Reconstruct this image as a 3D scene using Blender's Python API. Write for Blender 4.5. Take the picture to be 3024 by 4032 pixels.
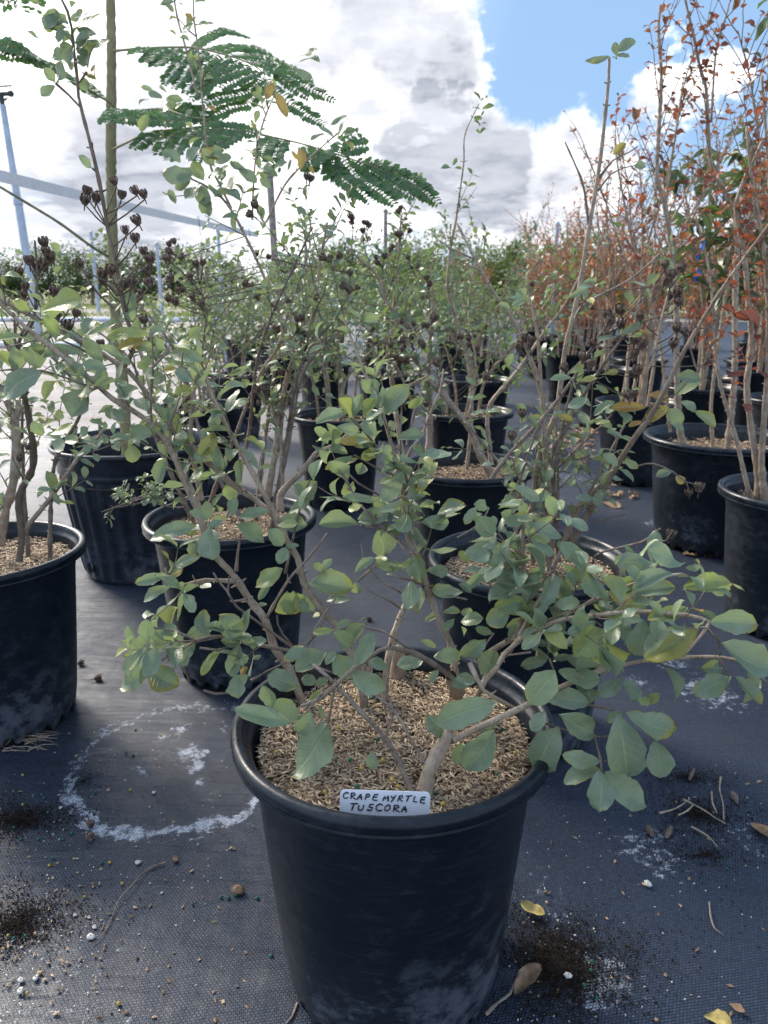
import bpy, math, random
import numpy as np
from mathutils import Vector
random.seed(7); RNG = np.random.default_rng(7)
for o in list(bpy.data.objects): bpy.data.objects.remove(o)
SC = bpy.context.scene; COL = SC.collection
RAD = math.radians
# ------------------------------------------------------------------ camera
H = 0.902; PITCH = RAD(16.44); FPX = 3007.0
cd = bpy.data.cameras.new('camera'); cam = bpy.data.objects.new('camera', cd); COL.objects.link(cam)
cam.location = (0, 0, H); cam.rotation_euler = (RAD(90) - PITCH, 0, 0)
cd.sensor_fit = 'VERTICAL'; cd.sensor_height = 24; cd.lens = 24 * FPX / 4032; cd.clip_start = .02; cd.clip_end = 2000
cd.dof.use_dof = True; cd.dof.focus_distance = 1.02; cd.dof.aperture_fstop = 6.5
SC.camera = cam
SC.render.resolution_x = 768; SC.render.resolution_y = 1024
SC.view_settings.view_transform = 'Standard'; SC.view_settings.look = 'None'
SC.view_settings.exposure = 1.12; SC.view_settings.gamma = 1
CP, SP = math.cos(PITCH), math.sin(PITCH)
def ray(sx, sy):
    u = (sx - 1512) / FPX; v = (2016 - sy) / FPX
    return np.array([u, CP + v * SP, -SP + v * CP])
def P(sx, sy, y):                       # point at forward distance y seen at photo pixel sx, sy
    d = ray(sx, sy); return np.array([0, 0, H]) + d * (y / d[1])
def G(sx, sy, z=0.0):                   # point on a horizontal plane
    d = ray(sx, sy); return np.array([0, 0, H]) + d * ((z - H) / d[2])
# ------------------------------------------------------------------ node helpers
class NT:
    def __init__(s, tree): s.t = tree; s.n = tree.nodes; s.l = tree.links
    def node(s, typ, **kw):
        n = s.n.new(typ)
        for k, v in kw.items(): setattr(n, k, v)
        return n
    def put(s, sock, v):
        if v is None: return
        if isinstance(v, bpy.types.NodeSocket): s.l.new(v, sock)
        else:
            if hasattr(sock.default_value, '__len__') and not hasattr(v, '__len__'): v = (v, v, v)
            if hasattr(sock.default_value, '__len__') and len(sock.default_value) == 4 and len(v) == 3: v = (*v, 1)
            sock.default_value = v
    def m(s, op, a, b=None, c=None, clamp=False):
        n = s.node('ShaderNodeMath', operation=op, use_clamp=clamp)
        s.put(n.inputs[0], a); s.put(n.inputs[1], b)
        if c is not None: s.put(n.inputs[2], c)
        return n.outputs[0]
    def vm(s, op, a, b=None, out=0):
        n = s.node('ShaderNodeVectorMath', operation=op); s.put(n.inputs[0], a); s.put(n.inputs[1], b)
        return n.outputs[out]
    def mix(s, f, a, b, typ='MIX'):
        n = s.node('ShaderNodeMix', data_type='RGBA', blend_type=typ)
        s.put(n.inputs[0], f); s.put(n.inputs[6], a); s.put(n.inputs[7], b); return n.outputs[2]
    def ss(s, v, lo, hi, a=0., b=1.):     # smoothstep map
        n = s.node('ShaderNodeMapRange', interpolation_type='SMOOTHSTEP')
        s.put(n.inputs[0], v); s.put(n.inputs[1], lo); s.put(n.inputs[2], hi); s.put(n.inputs[3], a); s.put(n.inputs[4], b)
        return n.outputs[0]
    def noise(s, vec, scale, detail=3, rough=.55, dist=0):
        n = s.node('ShaderNodeTexNoise'); s.put(n.inputs['Vector'], vec); n.inputs['Scale'].default_value = scale
        n.inputs['Detail'].default_value = detail; n.inputs['Roughness'].default_value = rough; n.inputs['Distortion'].default_value = dist
        return n.outputs[0]
    def scale(s, vec, k):
        n = s.node('ShaderNodeVectorMath', operation='MULTIPLY'); s.put(n.inputs[0], vec); s.put(n.inputs[1], k); return n.outputs[0]
    def sep(s, v):
        n = s.node('ShaderNodeSeparateXYZ'); s.put(n.inputs[0], v); return n.outputs
    def comb(s, x, y, z):
        n = s.node('ShaderNodeCombineXYZ'); s.put(n.inputs[0], x); s.put(n.inputs[1], y); s.put(n.inputs[2], z); return n.outputs[0]
    def ramp(s, f, stops):
        n = s.node('ShaderNodeValToRGB'); s.put(n.inputs[0], f); e = n.color_ramp.elements
        while len(e) < len(stops): e.new(.5)
        for i, (p, c) in enumerate(stops): e[i].position = p; e[i].color = (*c, 1)
        return n.outputs[0]
    def bump(s, h, dist, strength=1.0):
        n = s.node('ShaderNodeBump'); s.put(n.inputs['Height'], h); n.inputs['Distance'].default_value = dist
        n.inputs['Strength'].default_value = strength; return n.outputs[0]
# ------------------------------------------------------------------ world: sky with broken cloud, sun low behind it on the left
SUN_DIR = Vector((-0.62, 0.62, 0.60)).normalized()
SUN_EL = math.asin(SUN_DIR.z); SUN_AZ = math.atan2(SUN_DIR.x, SUN_DIR.y)
W = bpy.data.worlds.new('World'); SC.world = W; W.use_nodes = True
w = NT(W.node_tree); w.n.clear()
tc = w.node('ShaderNodeTexCoord'); D = w.vm('NORMALIZE', tc.outputs['Generated'])
sky = w.node('ShaderNodeTexSky', sky_type='NISHITA'); sky.sun_disc = False
sky.sun_elevation = SUN_EL; sky.sun_rotation = SUN_AZ; sky.dust_density = 0.6; sky.ozone_density = 2.0
dx, dy, dz = w.sep(D)
den = w.m('ADD', w.m('MAXIMUM', dz, 0.0), 0.22)
cv = w.comb(w.m('DIVIDE', dx, den), w.m('DIVIDE', dy, den), w.m('MULTIPLY', dz, 2.0))
n1 = w.noise(cv, 1.9, 9, .58, .15); n2 = w.noise(w.vm('ADD', cv, (3.1, 7.7, 0)), 1.6, 5, .5); n3 = w.noise(cv, 5.0, 8, .6)
def blob(sx, sy, rpx, amp, soft=.75, warp=.09):
    c = ray(sx, sy); c = c / np.linalg.norm(c)
    d = w.vm('DISTANCE', w.vm('ADD', D, w.scale(w.vm('SUBTRACT', wn, (.5, .5, .5)), warp * 2)), tuple(c), out=1)
    r = rpx / FPX
    return w.m('MULTIPLY', w.ss(d, r * (1 - soft), r * (1 + soft * .6), 1, 0), amp)
wnn = w.node('ShaderNodeTexNoise'); w.put(wnn.inputs['Vector'], D); wnn.inputs['Scale'].default_value = 7; wnn.inputs['Detail'].default_value = 7
wnn.inputs['Roughness'].default_value = .62
wn = wnn.outputs['Color']
def total(lst):
    t = lst[0]
    for x in lst[1:]: t = w.m('ADD', t, x)
    return t
dens_bias = total([blob(200, 250, 1000, .42), blob(750, 120, 520, .5), blob(750, 700, 520, .4), blob(1560, 150, 400, .62, .5, .14), blob(1720, 360, 270, .5, .5, .14), blob(1330, 330, 300, .3), blob(1880, 600, 300, .62, .5, .14), blob(1600, 640, 300, .5, .5, .14), blob(2290, 610, 260, .55, .5, .14),
                   blob(2740, 280, 190, .50, .5, .16), blob(2560, 340, 150, .42, .5, .16), blob(2880, 240, 150, .35, .5, .16), blob(2050, 130, 70, .35, .5, .3), blob(2200, 820, 260, .4, .5, .14), blob(1500, 800, 320, .35), blob(2650, 700, 300, .2), blob(2250, 190, 330, -.5, .5), blob(2950, 60, 300, -.5), blob(2100, 420, 160, -.5, .5), blob(1760, 450, 150, -.85, .5, .1), blob(1550, 440, 90, -.6, .5, .1), blob(2700, 520, 200, -.25)])
edge = w.m('ADD', w.m('MULTIPLY', w.m('SUBTRACT', n1, .5), 1.1), w.m('MULTIPLY', w.m('SUBTRACT', n3, .5), 1.0))
dens = w.ss(w.m('ADD', edge, w.m('ADD', dens_bias, w.ss(dy, .45, -.1, 0, .08))), .08, .62)
grey = total([blob(1500, 110, 270, 1.0, .6, .14), blob(1790, 320, 170, .8, .6, .14), blob(240, 540, 500, .8, .7), blob(520, 640, 250, .35), blob(1790, 620, 230, .9, .6, .14), blob(430, 700, 260, .4, .7), blob(2150, 660, 200, .6, .6, .14), blob(850, 780, 260, .2), blob(1700, 780, 300, .6, .6, .14), blob(2280, 830, 200, .3)])
n4 = w.noise(cv, 3.2, 6, .55)
grey = w.m('MULTIPLY', grey, w.ss(w.m('ADD', w.m('MULTIPLY', n4, .6), w.m('MULTIPLY', n3, .4)), .34, .60, .1, 1.25), clamp=True)
cloud = w.mix(w.ss(w.m('ADD', w.m('MULTIPLY', n3, .5), w.m('MULTIPLY', n4, .5)), .38, .58), (4.2, 4.35, 4.7), (9.6, 9.5, 9.4)); cloud = w.mix(grey, cloud, w.mix(w.ss(w.m('ADD', w.m('MULTIPLY', n3, .6), w.m('MULTIPLY', n1, .4)), .38, .60), (1.9, 2.05, 2.5), (3.3, 3.45, 3.85)))
blue = w.mix(.9, sky.outputs[0], (1.7, 2.75, 4.3))
glow = blob(100, -500, 1100, .8, .7, 0)
blue = w.mix(glow, blue, (9.2, 9.7, 10.6))
hz = w.ss(dz, .0, .16, .7, 0)
blue = w.mix(hz, blue, (3.9, 4.4, 5.0))
blue = w.mix(w.ss(dy, .35, -.25, 0, .6), blue, (3.9, 4.7, 6.2))
skyc = w.mix(dens, blue, cloud)
# the hidden sun brightens the cloud sheet around it
sd = w.vm('DOT_PRODUCT', D, tuple(SUN_DIR), out=1)
skyc = w.mix(w.ss(sd, .80, 1.0, 0, .8), skyc, (30, 29, 28))
bg = w.node('ShaderNodeBackground'); w.put(bg.inputs[0], skyc); bg.inputs[1].default_value = 0.1
wo = w.node('ShaderNodeOutputWorld'); w.l.new(bg.outputs[0], wo.inputs[0])
# ------------------------------------------------------------------ sun
sl = bpy.data.lights.new('sun', 'SUN'); sl.energy = 2.6; sl.angle = RAD(15); sl.color = (1, .90, .76)
so = bpy.data.objects.new('sun', sl); COL.objects.link(so); so.rotation_euler = SUN_DIR.to_track_quat('Z', 'Y').to_euler()
# ------------------------------------------------------------------ materials
def mat(name):
    M = bpy.data.materials.new(name); M.use_nodes = True; t = NT(M.node_tree); t.n.clear()
    o = t.node('ShaderNodeOutputMaterial'); b = t.node('ShaderNodeBsdfPrincipled'); t.l.new(b.outputs[0], o.inputs[0])
    t.out = o; t.b = b; return M, t
def setb(t, col=None, rough=None, spec=None, normal=None, metal=None):
    b = t.b
    t.put(b.inputs['Base Color'], col)
    if rough is not None: t.put(b.inputs['Roughness'], rough)
    if spec is not None: t.put(b.inputs['Specular IOR Level'], spec)
    if normal is not None: t.put(b.inputs['Normal'], normal)
    if metal is not None: t.put(b.inputs['Metallic'], metal)
def pos(t, kind='Object'): return t.node('ShaderNodeTexCoord').outputs[kind]
def attr(t, name='ld'):
    n = t.node('ShaderNodeAttribute', attribute_name=name); s = t.sep(n.outputs['Vector']); return s[0], s[1], s[2], n.outputs['Alpha']
def simple(name, col, rough=.6, var=.25, scale=30, spec=.4, bump=0, metal=0):
    M, t = mat(name); v = pos(t); n = t.noise(v, scale, 4)
    c = t.mix(t.ss(n, .3, .7), tuple(x * (1 - var) for x in col), tuple(min(1, x * (1 + var)) for x in col))
    setb(t, c, rough, spec, t.bump(n, bump) if bump else None, metal); return M
def leaf_mat(name, stops, back, trans, vein=(.30, .38, .20), edge=(.30, .26, .04), brown=(.09, .045, .025), edge_amt=1.0, trans_f=.30, rough=.36, spec=.62):
    M, t = mat(name); u, s, r, k = attr(t)
    a = t.m('ABSOLUTE', t.m('SUBTRACT', t.m('MULTIPLY', s, 2), 1))            # 0 at midrib, 1 at margin
    v = pos(t); nz = t.noise(v, 55, 4); nf = t.noise(v, 240, 3)
    base = t.ramp(k, stops)
    base = t.mix(t.ss(nz, .3, .7, 0, .5), base, t.mix(.55, base, (.02, .035, .02)))
    side = t.m('PINGPONG', t.m('ADD', t.m('MULTIPLY', u, 7.5), t.m('MULTIPLY', a, -1.6)), .5)
    veins = t.m('MULTIPLY', t.ss(side, .0, .10, 1, 0), t.ss(a, .92, .8, 0, 1))
    mid = t.ss(a, .035, .10, 1, 0)
    base = t.mix(t.m('MULTIPLY', veins, .42), base, vein)
    # yellowed margins and tips, more on some leaves
    em = t.m('ADD', t.m('MULTIPLY', t.m('POWER', a, 3.0), .55), t.m('MULTIPLY', t.ss(u, .6, 1.0), .50))
    em = t.m('ADD', em, t.m('MULTIPLY', t.m('SUBTRACT', nz, .5), 1.6))
    em = t.ss(t.m('ADD', em, t.m('MULTIPLY', t.m('SUBTRACT', r, .62), 1.1)), .58, 1.05, 0, edge_amt)
    base = t.mix(em, base, edge)
    bm = t.ss(t.m('ADD', t.m('ADD', t.m('MULTIPLY', t.m('POWER', a, 8), .20), t.m('MULTIPLY', t.ss(u, .86, 1.0), .2)), t.m('ADD', nf, t.m('MULTIPLY', t.m('SUBTRACT', r, .5), .12))), .765, .82)
    base = t.mix(bm, base, brown)
    base = t.mix(t.m('MULTIPLY', mid, .75), base, vein)
    geo = t.node('ShaderNodeNewGeometry')
    bc = t.mix(.55, base, back); col = t.mix(geo.outputs['Backfacing'], base, bc)
    h = t.m('ADD', t.m('MULTIPLY', veins, -.4), t.m('MULTIPLY', mid, -1.0))
    setb(t, col, rough, spec, t.bump(t.m('ADD', h, t.m('MULTIPLY', nz, 1.2)), .0010, .7))
    tr = t.node('ShaderNodeBsdfTranslucent'); t.put(tr.inputs[0], t.mix(.6, base, trans, 'MIX'))
    mx = t.node('ShaderNodeMixShader'); mx.inputs[0].default_value = trans_f
    t.l.new(t.b.outputs[0], mx.inputs[1]); t.l.new(tr.outputs[0], mx.inputs[2]); t.l.new(mx.outputs[0], t.out.inputs[0])
    return M
M = {}
M['leaf'] = leaf_mat('green_leaf', [(0, (.195, .26, .19)), (.4, (.25, .32, .195)), (.7, (.33, .38, .12)), (.86, (.42, .36, .08)), (1, (.52, .17, .05))], (.25, .31, .23), (.32, .42, .12))
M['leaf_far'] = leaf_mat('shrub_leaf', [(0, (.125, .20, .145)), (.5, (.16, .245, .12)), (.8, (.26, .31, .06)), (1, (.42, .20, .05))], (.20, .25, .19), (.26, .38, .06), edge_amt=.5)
M['leaf_red'] = leaf_mat('red_leaf', [(0, (.09, .14, .06)), (.22, (.15, .16, .06)), (.35, (.12, .040, .04)), (.55, (.26, .05, .035)), (.75, (.58, .19, .05)), (1, (.66, .36, .07))], (.22, .12, .10), (.58, .16, .05), vein=(.32, .16, .10), edge_amt=.15, trans_f=.32)
M['leaf_frond'] = leaf_mat('frond_leaflet', [(0, (.05, .13, .06)), (1, (.13, .25, .05))], (.14, .22, .13), (.2, .42, .06), vein=(.12, .22, .07), edge_amt=.2, trans_f=.3)
M['leaf_tree'] = leaf_mat('tree_leaf', [(0, (.035, .075, .025)), (.5, (.06, .11, .03)), (1, (.17, .19, .03))], (.08, .12, .05), (.15, .25, .04), edge_amt=.1, trans_f=.25, rough=.7, spec=.15)
M['leaf_long'] = leaf_mat('drooping_leaf', [(0, (.045, .09, .03)), (1, (.13, .17, .05))], (.12, .16, .08), (.16, .24, .05), edge_amt=.4)
def bark(name, c1, c2, c3):
    Mx, t = mat(name); v = pos(t); u, s, r, k = attr(t)
    n = t.noise(t.scale(v, (1, 1, .18)), 420, 5, .6); n2 = t.noise(v, 45, 4); n3 = t.noise(t.scale(v, (1, 1, .3)), 150, 3)
    c = t.mix(t.ss(n2, .38, .66), c1, c2); c = t.mix(t.ss(n, .52, .72), c, c3)
    c = t.mix(t.m('MULTIPLY', k, .85), c, tuple(x * .45 for x in c3))
    setb(t, c, .8, .25, t.bump(t.m('ADD', n, n3), .0015, .8)); return Mx
M['bark'] = bark('tan_bark', (.31, .235, .17), (.44, .36, .275), (.12, .088, .066))
M['bark_grey'] = bark('grey_twig_bark', (.22, .17, .135), (.36, .295, .24), (.09, .062, .05))
M['bark_green'] = bark('olive_trunk_bark', (.27, .25, .13), (.33, .30, .17), (.17, .15, .08))
M['capsule'] = simple('dry_seed_capsule', (.13, .09, .068), .75, .5, 300, .3, .0006)
M['soilbits'] = simple('potting_soil', (.022, .016, .012), .9, .6, 120, .2, .002)
# pots: black blow-moulded plastic with a chalky bloom low down
def pot_mat(name, col, chalk, z0, z1, lo=.0):
    Mx, t = mat(name); v = pos(t); x, y, z = t.sep(v)
    n = t.noise(t.scale(v, (1, 1, 1.3)), 30, 10, .74, .0); n2 = t.noise(t.scale(v, (3, 3, 30)), 8, 4); sp = t.noise(v, 420, 2, .6)
    f = t.ss(t.m('ADD', n, t.m('MULTIPLY', t.m('SUBTRACT', t.noise(v, 5, 3), .5), .7)), .46, .66, 0, 1); band = t.ss(z, .04, .20, 1, .16)
    c = t.mix(t.m('MULTIPLY', t.m('MULTIPLY', t.m('ADD', t.m('MULTIPLY', f, .55), .08), band), chalk), col, (.17, .19, .23))
    c = t.mix(t.m('MULTIPLY', t.ss(n2, .5, .75), .05 * chalk), c, (.25, .26, .28))
    c = t.mix(t.m('MULTIPLY', t.ss(sp, .79, .82), .5), c, (.4, .38, .34))
    setb(t, c, t.m('ADD', t.ss(n, .3, .8, .34, .55), t.ss(z, .352, .372, 0, -.12)), .32, t.bump(t.m('ADD', t.noise(v, 25, 3), t.m('MULTIPLY', n, .3)), .0025, .5)); return Mx
M['pot'] = pot_mat('black_pot_plastic', (.0035, .0075, .0135), .9, 0, 0)
M['pot_far'] = pot_mat('weathered_pot_plastic', (.004, .007, .012), .7, 0, 0)
M['pot_rib'] = pot_mat('dusty_ribbed_plastic', (.014, .018, .026), .9, 0, 0)
def husk_mat(name, c1, c2, c3):
    Mx, t = mat(name); u, s, r, k = attr(t)
    c = t.ramp(r, [(0, c3), (.25, c1), (.6, c2), (1, tuple(min(1, x * 1.25) for x in c2))]); c = t.mix(t.ss(t.noise(pos(t), 22, 4, .6), .50, .68, 0, .62), c, tuple(x * .28 for x in c1))
    setb(t, c, .6, .35); return Mx
M['husk'] = husk_mat('rice_hull_mulch', (.27, .185, .115), (.50, .385, .265), (.09, .06, .04))
M['husk_dark'] = husk_mat('bark_mulch', (.17, .115, .075), (.34, .25, .165), (.04, .028, .02))
M['chip'] = husk_mat('dry_litter', (.20, .125, .075), (.36, .25, .15), (.05, .03, .022))
def mulchbed(name, c):
    Mx, t = mat(name); v = pos(t); n = t.noise(v, 160, 4, .7); vo = t.node('ShaderNodeTexVoronoi'); t.put(vo.inputs['Vector'], v); vo.inputs['Scale'].default_value = 150
    cc = t.mix(t.ss(n, .3, .65), tuple(x * .2 for x in c), c); setb(t, cc, .9, .2, t.bump(vo.outputs[0], .004)); return Mx
M['bed'] = mulchbed('mulch_bed', (.12, .085, .055)); M['bed_far'] = mulchbed('mulch_bed_coarse', (.30, .22, .15))
M['white_tag'] = simple('white_plastic_label', (.80, .81, .86), .35, .03, 20, .4)
M['ink'] = simple('black_marker_ink', (.012, .012, .02), .4, .2, 60)
M['green_bead'] = simple('green_fertilizer', (.01, .10, .06), .4, .3, 100)
M['yellow_bead'] = simple('yellow_fertilizer', (.42, .30, .06), .4, .25, 100)
M['perlite'] = simple('white_grit', (.62, .60, .55), .8, .25, 200, .3, .001)
M['dryleaf'] = simple('dry_brown_leaf', (.22, .14, .085), .7, .45, 60, .3, .001)
M['dryleaf_y'] = simple('dry_yellow_leaf', (.42, .33, .12), .65, .4, 60, .3, .001)
M['pvc'] = simple('pale_blue_grey_pipe', (.40, .46, .54), .4, .12, 6, .4)
M['pvc_white'] = simple('white_pipe', (.62, .66, .72), .4, .1, 6)
M['strap'] = simple('white_woven_strap', (.66, .68, .70), .6, .06, 40)
_t = NT(M['strap'].node_tree); _tr = _t.node('ShaderNodeBsdfTranslucent'); _tr.inputs[0].default_value = (.85, .86, .88, 1); _mx = _t.node('ShaderNodeMixShader'); _mx.inputs[0].default_value = .22
_o = [n for n in _t.n if n.type == 'OUTPUT_MATERIAL'][0]; _b = [n for n in _t.n if n.type == 'BSDF_PRINCIPLED'][0]; _t.l.new(_b.outputs[0], _mx.inputs[1]); _t.l.new(_tr.outputs[0], _mx.inputs[2]); _t.l.new(_mx.outputs[0], _o.inputs[0])
M['wood'] = simple('weathered_wood_pole', (.24, .22, .20), .85, .4, 18, .2, .004)
M['blackmetal'] = simple('dark_sprinkler_plastic', (.03, .04, .04), .5, .2, 30)
M['teal'] = simple('teal_twine', (.06, .30, .30), .6, .2, 60)
M['ribbon'] = simple('blue_flagging_ribbon', (.02, .16, .62), .4, .15, 40)
# ground cloth
def cloth_mat():
    Mx, t = mat('black_woven_ground_cloth'); v = pos(t); x, y, z = t.sep(v)
    rot = t.node('ShaderNodeVectorRotate', rotation_type='Z_AXIS'); t.put(rot.inputs['Vector'], v); rot.inputs['Angle'].default_value = RAD(-9)
    wv = t.vm('ADD', rot.outputs[0], t.scale(t.vm('SUBTRACT', t_noise_color(t, v, 3.0), (.5, .5, .5)), (.006, .006, 0)))
    br = t.node('ShaderNodeTexBrick'); t.put(br.inputs['Vector'], t.scale(wv, (1 / .0052, 1 / .0052, 1))); br.offset = .5
    br.inputs['Scale'].default_value = 1; br.inputs['Mortar Size'].default_value = .20; br.inputs['Mortar Smooth'].default_value = .6
    br.inputs['Brick Width'].default_value = 1.0; br.inputs['Row Height'].default_value = .80; br.inputs['Bias'].default_value = 0
    br.inputs['Color1'].default_value = (1, 1, 1, 1); br.inputs['Color2'].default_value = (.38, .38, .38, 1); br.inputs['Mortar'].default_value = (0.12, .12, .12, 1)
    bw = br.outputs['Color']; bws = t.sep(bw)[0]
    big = t.noise(v, 1.3, 5, .6); med = t.noise(v, 9, 6, .65); fine = t.noise(v, 90, 4, .7)
    c = t.mix(bws, (.001, .002, .0045), (.054, .078, .132))
    c = t.mix(t.ss(big, .42, .7, 0, .2), c, (.055, .08, .125))                                  # dusty patches
    c = t.mix(t.m('MULTIPLY', t.ss(med, .5, .75, 0, .5), t.ss(fine, .4, .6)), c, (.035, .028, .024))    # soil dust
    # salt rings and splashes left by pots
    wob = t.noise(v, 14, 5, .6); wob2 = t.noise(v, 60, 5, .7)
    def ring(cx, cy, r, wd, a0, amp):
        d = t.vm('DISTANCE', t.comb(x, y, 0), (cx, cy, 0), out=1)
        d = t.m('ADD', d, t.m('MULTIPLY', t.m('SUBTRACT', wob, .5), .10))
        q = t.ss(t.m('ABSOLUTE', t.m('SUBTRACT', d, r)), 0, t.m('MULTIPLY', t.ss(med, .3, .7, .5, 1.7), wd), 1, 0)
        return t.m('MULTIPLY', q, amp)
    def spl(sx, sy, rx, amp, th=.5):
        c0 = G(sx, sy); d = t.vm('DISTANCE', t.comb(x, t.m('MULTIPLY', y, .75), 0), (c0[0], c0[1] * .75, 0), out=1)
        d = t.m('ADD', d, t.m('MULTIPLY', t.m('SUBTRACT', wob, .5), rx * 1.2))
        return t.m('MULTIPLY', t.ss(d, 0, rx, 1, 0), amp)
    rc = RINGC
    front = t.m('ADD', t.ss(y, rc[1] - .12, rc[1] - .02, 1.0, .62), 0)
    mk = t.m('MULTIPLY', ring(rc[0], rc[1], rc[2], .030, 0, .98), front)
    for a in ((740, 2960, .05, .85), (700, 2880, .05, .75), (560, 3030, .05, .65), (640, 2905, .03, .8), (775, 3020, .03, .95), (790, 2965, .03, .9), (785, 3080, .022, .85), (880, 2870, .03, .6), (2560, 3350, .11, .62), (2330, 3870, .10, .8), (2640, 2600, .10, .7), (2800, 2730, .12, .8), (2500, 2680, .08, .6), (2900, 3300, .08, .5), (2560, 2060, .07, .6), (2250, 1880, .3, .6), (1400, 2010, .25, .45), (350, 3950, .16, .35), (2150, 3560, .1, .4)):
        mk = t.m('MAXIMUM', mk, spl(*a))
    mk = t.m('ADD', mk, t.m('MULTIPLY', t.m('SUBTRACT', wob2, .53), 2.6))
    mk = t.m('MULTIPLY', t.ss(mk, .40, .92), t.ss(bws, .1, .9, .35, 1))
    mk = t.m('MULTIPLY', mk, t.ss(t.m('ADD', wob2, 0), .3, .6, .4, 1))
    c = t.mix(t.m('MULTIPLY', mk, .85), c, (.72, .78, .90))
    sp = t.ss(t.noise(v, 520, 2, .5), .735, .78); c = t.mix(t.m('MULTIPLY', sp, t.ss(med, .4, .6, .1, .8)), c, (.40, .40, .42))
    # paler, mottled grey farther back on the left
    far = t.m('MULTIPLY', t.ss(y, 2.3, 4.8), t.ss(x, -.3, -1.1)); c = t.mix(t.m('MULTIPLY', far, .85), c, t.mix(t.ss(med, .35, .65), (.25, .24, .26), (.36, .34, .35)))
    h = t.m('ADD', bws, t.m('MULTIPLY', fine, .5)); wr = t.m('ADD', t.noise(t.scale(v, (.5, 3.2, 1)), 3, 4), t.m('MULTIPLY', t.noise(t.scale(v, (1, 1, 1)), 5, 3), .6))
    nb = t.node('ShaderNodeBump'); t.put(nb.inputs['Height'], wr); nb.inputs['Distance'].default_value = .035; nb.inputs['Strength'].default_value = .5
    b2 = t.node('ShaderNodeBump'); t.put(b2.inputs['Height'], h); b2.inputs['Distance'].default_value = .0018; b2.inputs['Strength'].default_value = 1.0; t.l.new(nb.outputs[0], b2.inputs['Normal'])
    setb(t, c, .46, .42, b2.outputs[0]); return Mx
def t_noise_color(t, v, sc):
    n = t.node('ShaderNodeTexNoise'); t.put(n.inputs['Vector'], v); n.inputs['Scale'].default_value = sc; return n.outputs['Color']
_rc = G(712, 3000); RINGC = (_rc[0], _rc[1], .208)
M['cloth'] = cloth_mat()
def ground_mat():
    Mx, t = mat('dusty_yard'); v = pos(t); x, y, z = t.sep(v)
    n = t.noise(t.scale(v, (.25, 1, 1)), 1.4, 6, .65); f = t.noise(v, 12, 5, .7); s = t.noise(t.scale(v, (.05, 1, 1)), .8, 4)
    c = t.mix(t.ss(n, .35, .65), (.30, .275, .265), (.40, .375, .36)); c = t.mix(t.ss(f, .45, .7, 0, .5), c, (.24, .215, .20))
    c = t.mix(t.ss(s, .55, .65, 0, .7), c, (.17, .19, .09))
    c = t.mix(t.ss(y, 26, 40, 0, .85), c, t.mix(t.ss(f, .3, .7), (.10, .13, .04), (.22, .21, .10)))
    setb(t, c, .9, .2, t.bump(f, .02)); return Mx
M['yard'] = ground_mat()
M['grass'] = leaf_mat('grass_blade', [(0, (.10, .15, .04)), (1, (.30, .29, .10))], (.2, .22, .1), (.3, .4, .08), edge_amt=.2)
# ------------------------------------------------------------------ mesh helpers
class MB:
    """collects quads; every vertex carries ld = (u, side, rand, kind)"""
    def __init__(s): s.v = []; s.f = []; s.d = []; s.n = 0
    def add(s, V, F, Dt=None):
        V = np.asarray(V, float).reshape(-1, 3); F = np.asarray(F, int).reshape(-1, 4)
        if Dt is None: Dt = np.tile([0, .5, random.random(), 0.], (len(V), 1))
        s.v.append(V); s.f.append(F + s.n); s.d.append(np.asarray(Dt, float).reshape(-1, 4)); s.n += len(V)
    def build(s, name, m, parent=None, off=(0, 0, 0), smooth=True):
        V = np.concatenate(s.v) - np.asarray(off); F = np.concatenate(s.f); Dt = np.concatenate(s.d)
        me = bpy.data.meshes.new(name); me.vertices.add(len(V)); me.vertices.foreach_set('co', V.ravel())
        me.loops.add(F.size); me.loops.foreach_set('vertex_index', F.ravel().astype(np.int32))
        me.polygons.add(len(F)); me.polygons.foreach_set('loop_start', (np.arange(len(F)) * 4).astype(np.int32))
        me.polygons.foreach_set('loop_total', np.full(len(F), 4, np.int32))
        me.polygons.foreach_set('use_smooth', np.full(len(F), smooth))
        a = me.attributes.new('ld', 'FLOAT_COLOR', 'POINT'); a.data.foreach_set('color', Dt.ravel())
        me.update(calc_edges=True); me.validate(); me.materials.append(m)
        o = bpy.data.objects.new(name, me); COL.objects.link(o)
        if parent is not None: o.parent = parent
        return o
def grid_faces(nr, nc, wrap=False):
    f = []
    for i in range(nr - 1):
        for j in range(nc if wrap else nc - 1):
            k = (j + 1) % nc; f.append((i * nc + j, i * nc + k, (i + 1) * nc + k, (i + 1) * nc + j))
    return np.array(f)
def lathe(mb, prof, seg=64, fn=None, c=(0, 0, 0)):
    a = np.linspace(0, 2 * np.pi, seg, endpoint=False); V = []
    for i, (r, z) in enumerate(prof):
        rr = np.full(seg, r, float); zz = np.full(seg, z, float)
        if fn: rr, zz = fn(i, a, rr, zz)
        V.append(np.stack([c[0] + rr * np.cos(a), c[1] + rr * np.sin(a), c[2] + zz], 1))
    mb.add(np.concatenate(V), grid_faces(len(prof), seg, True))
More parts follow.
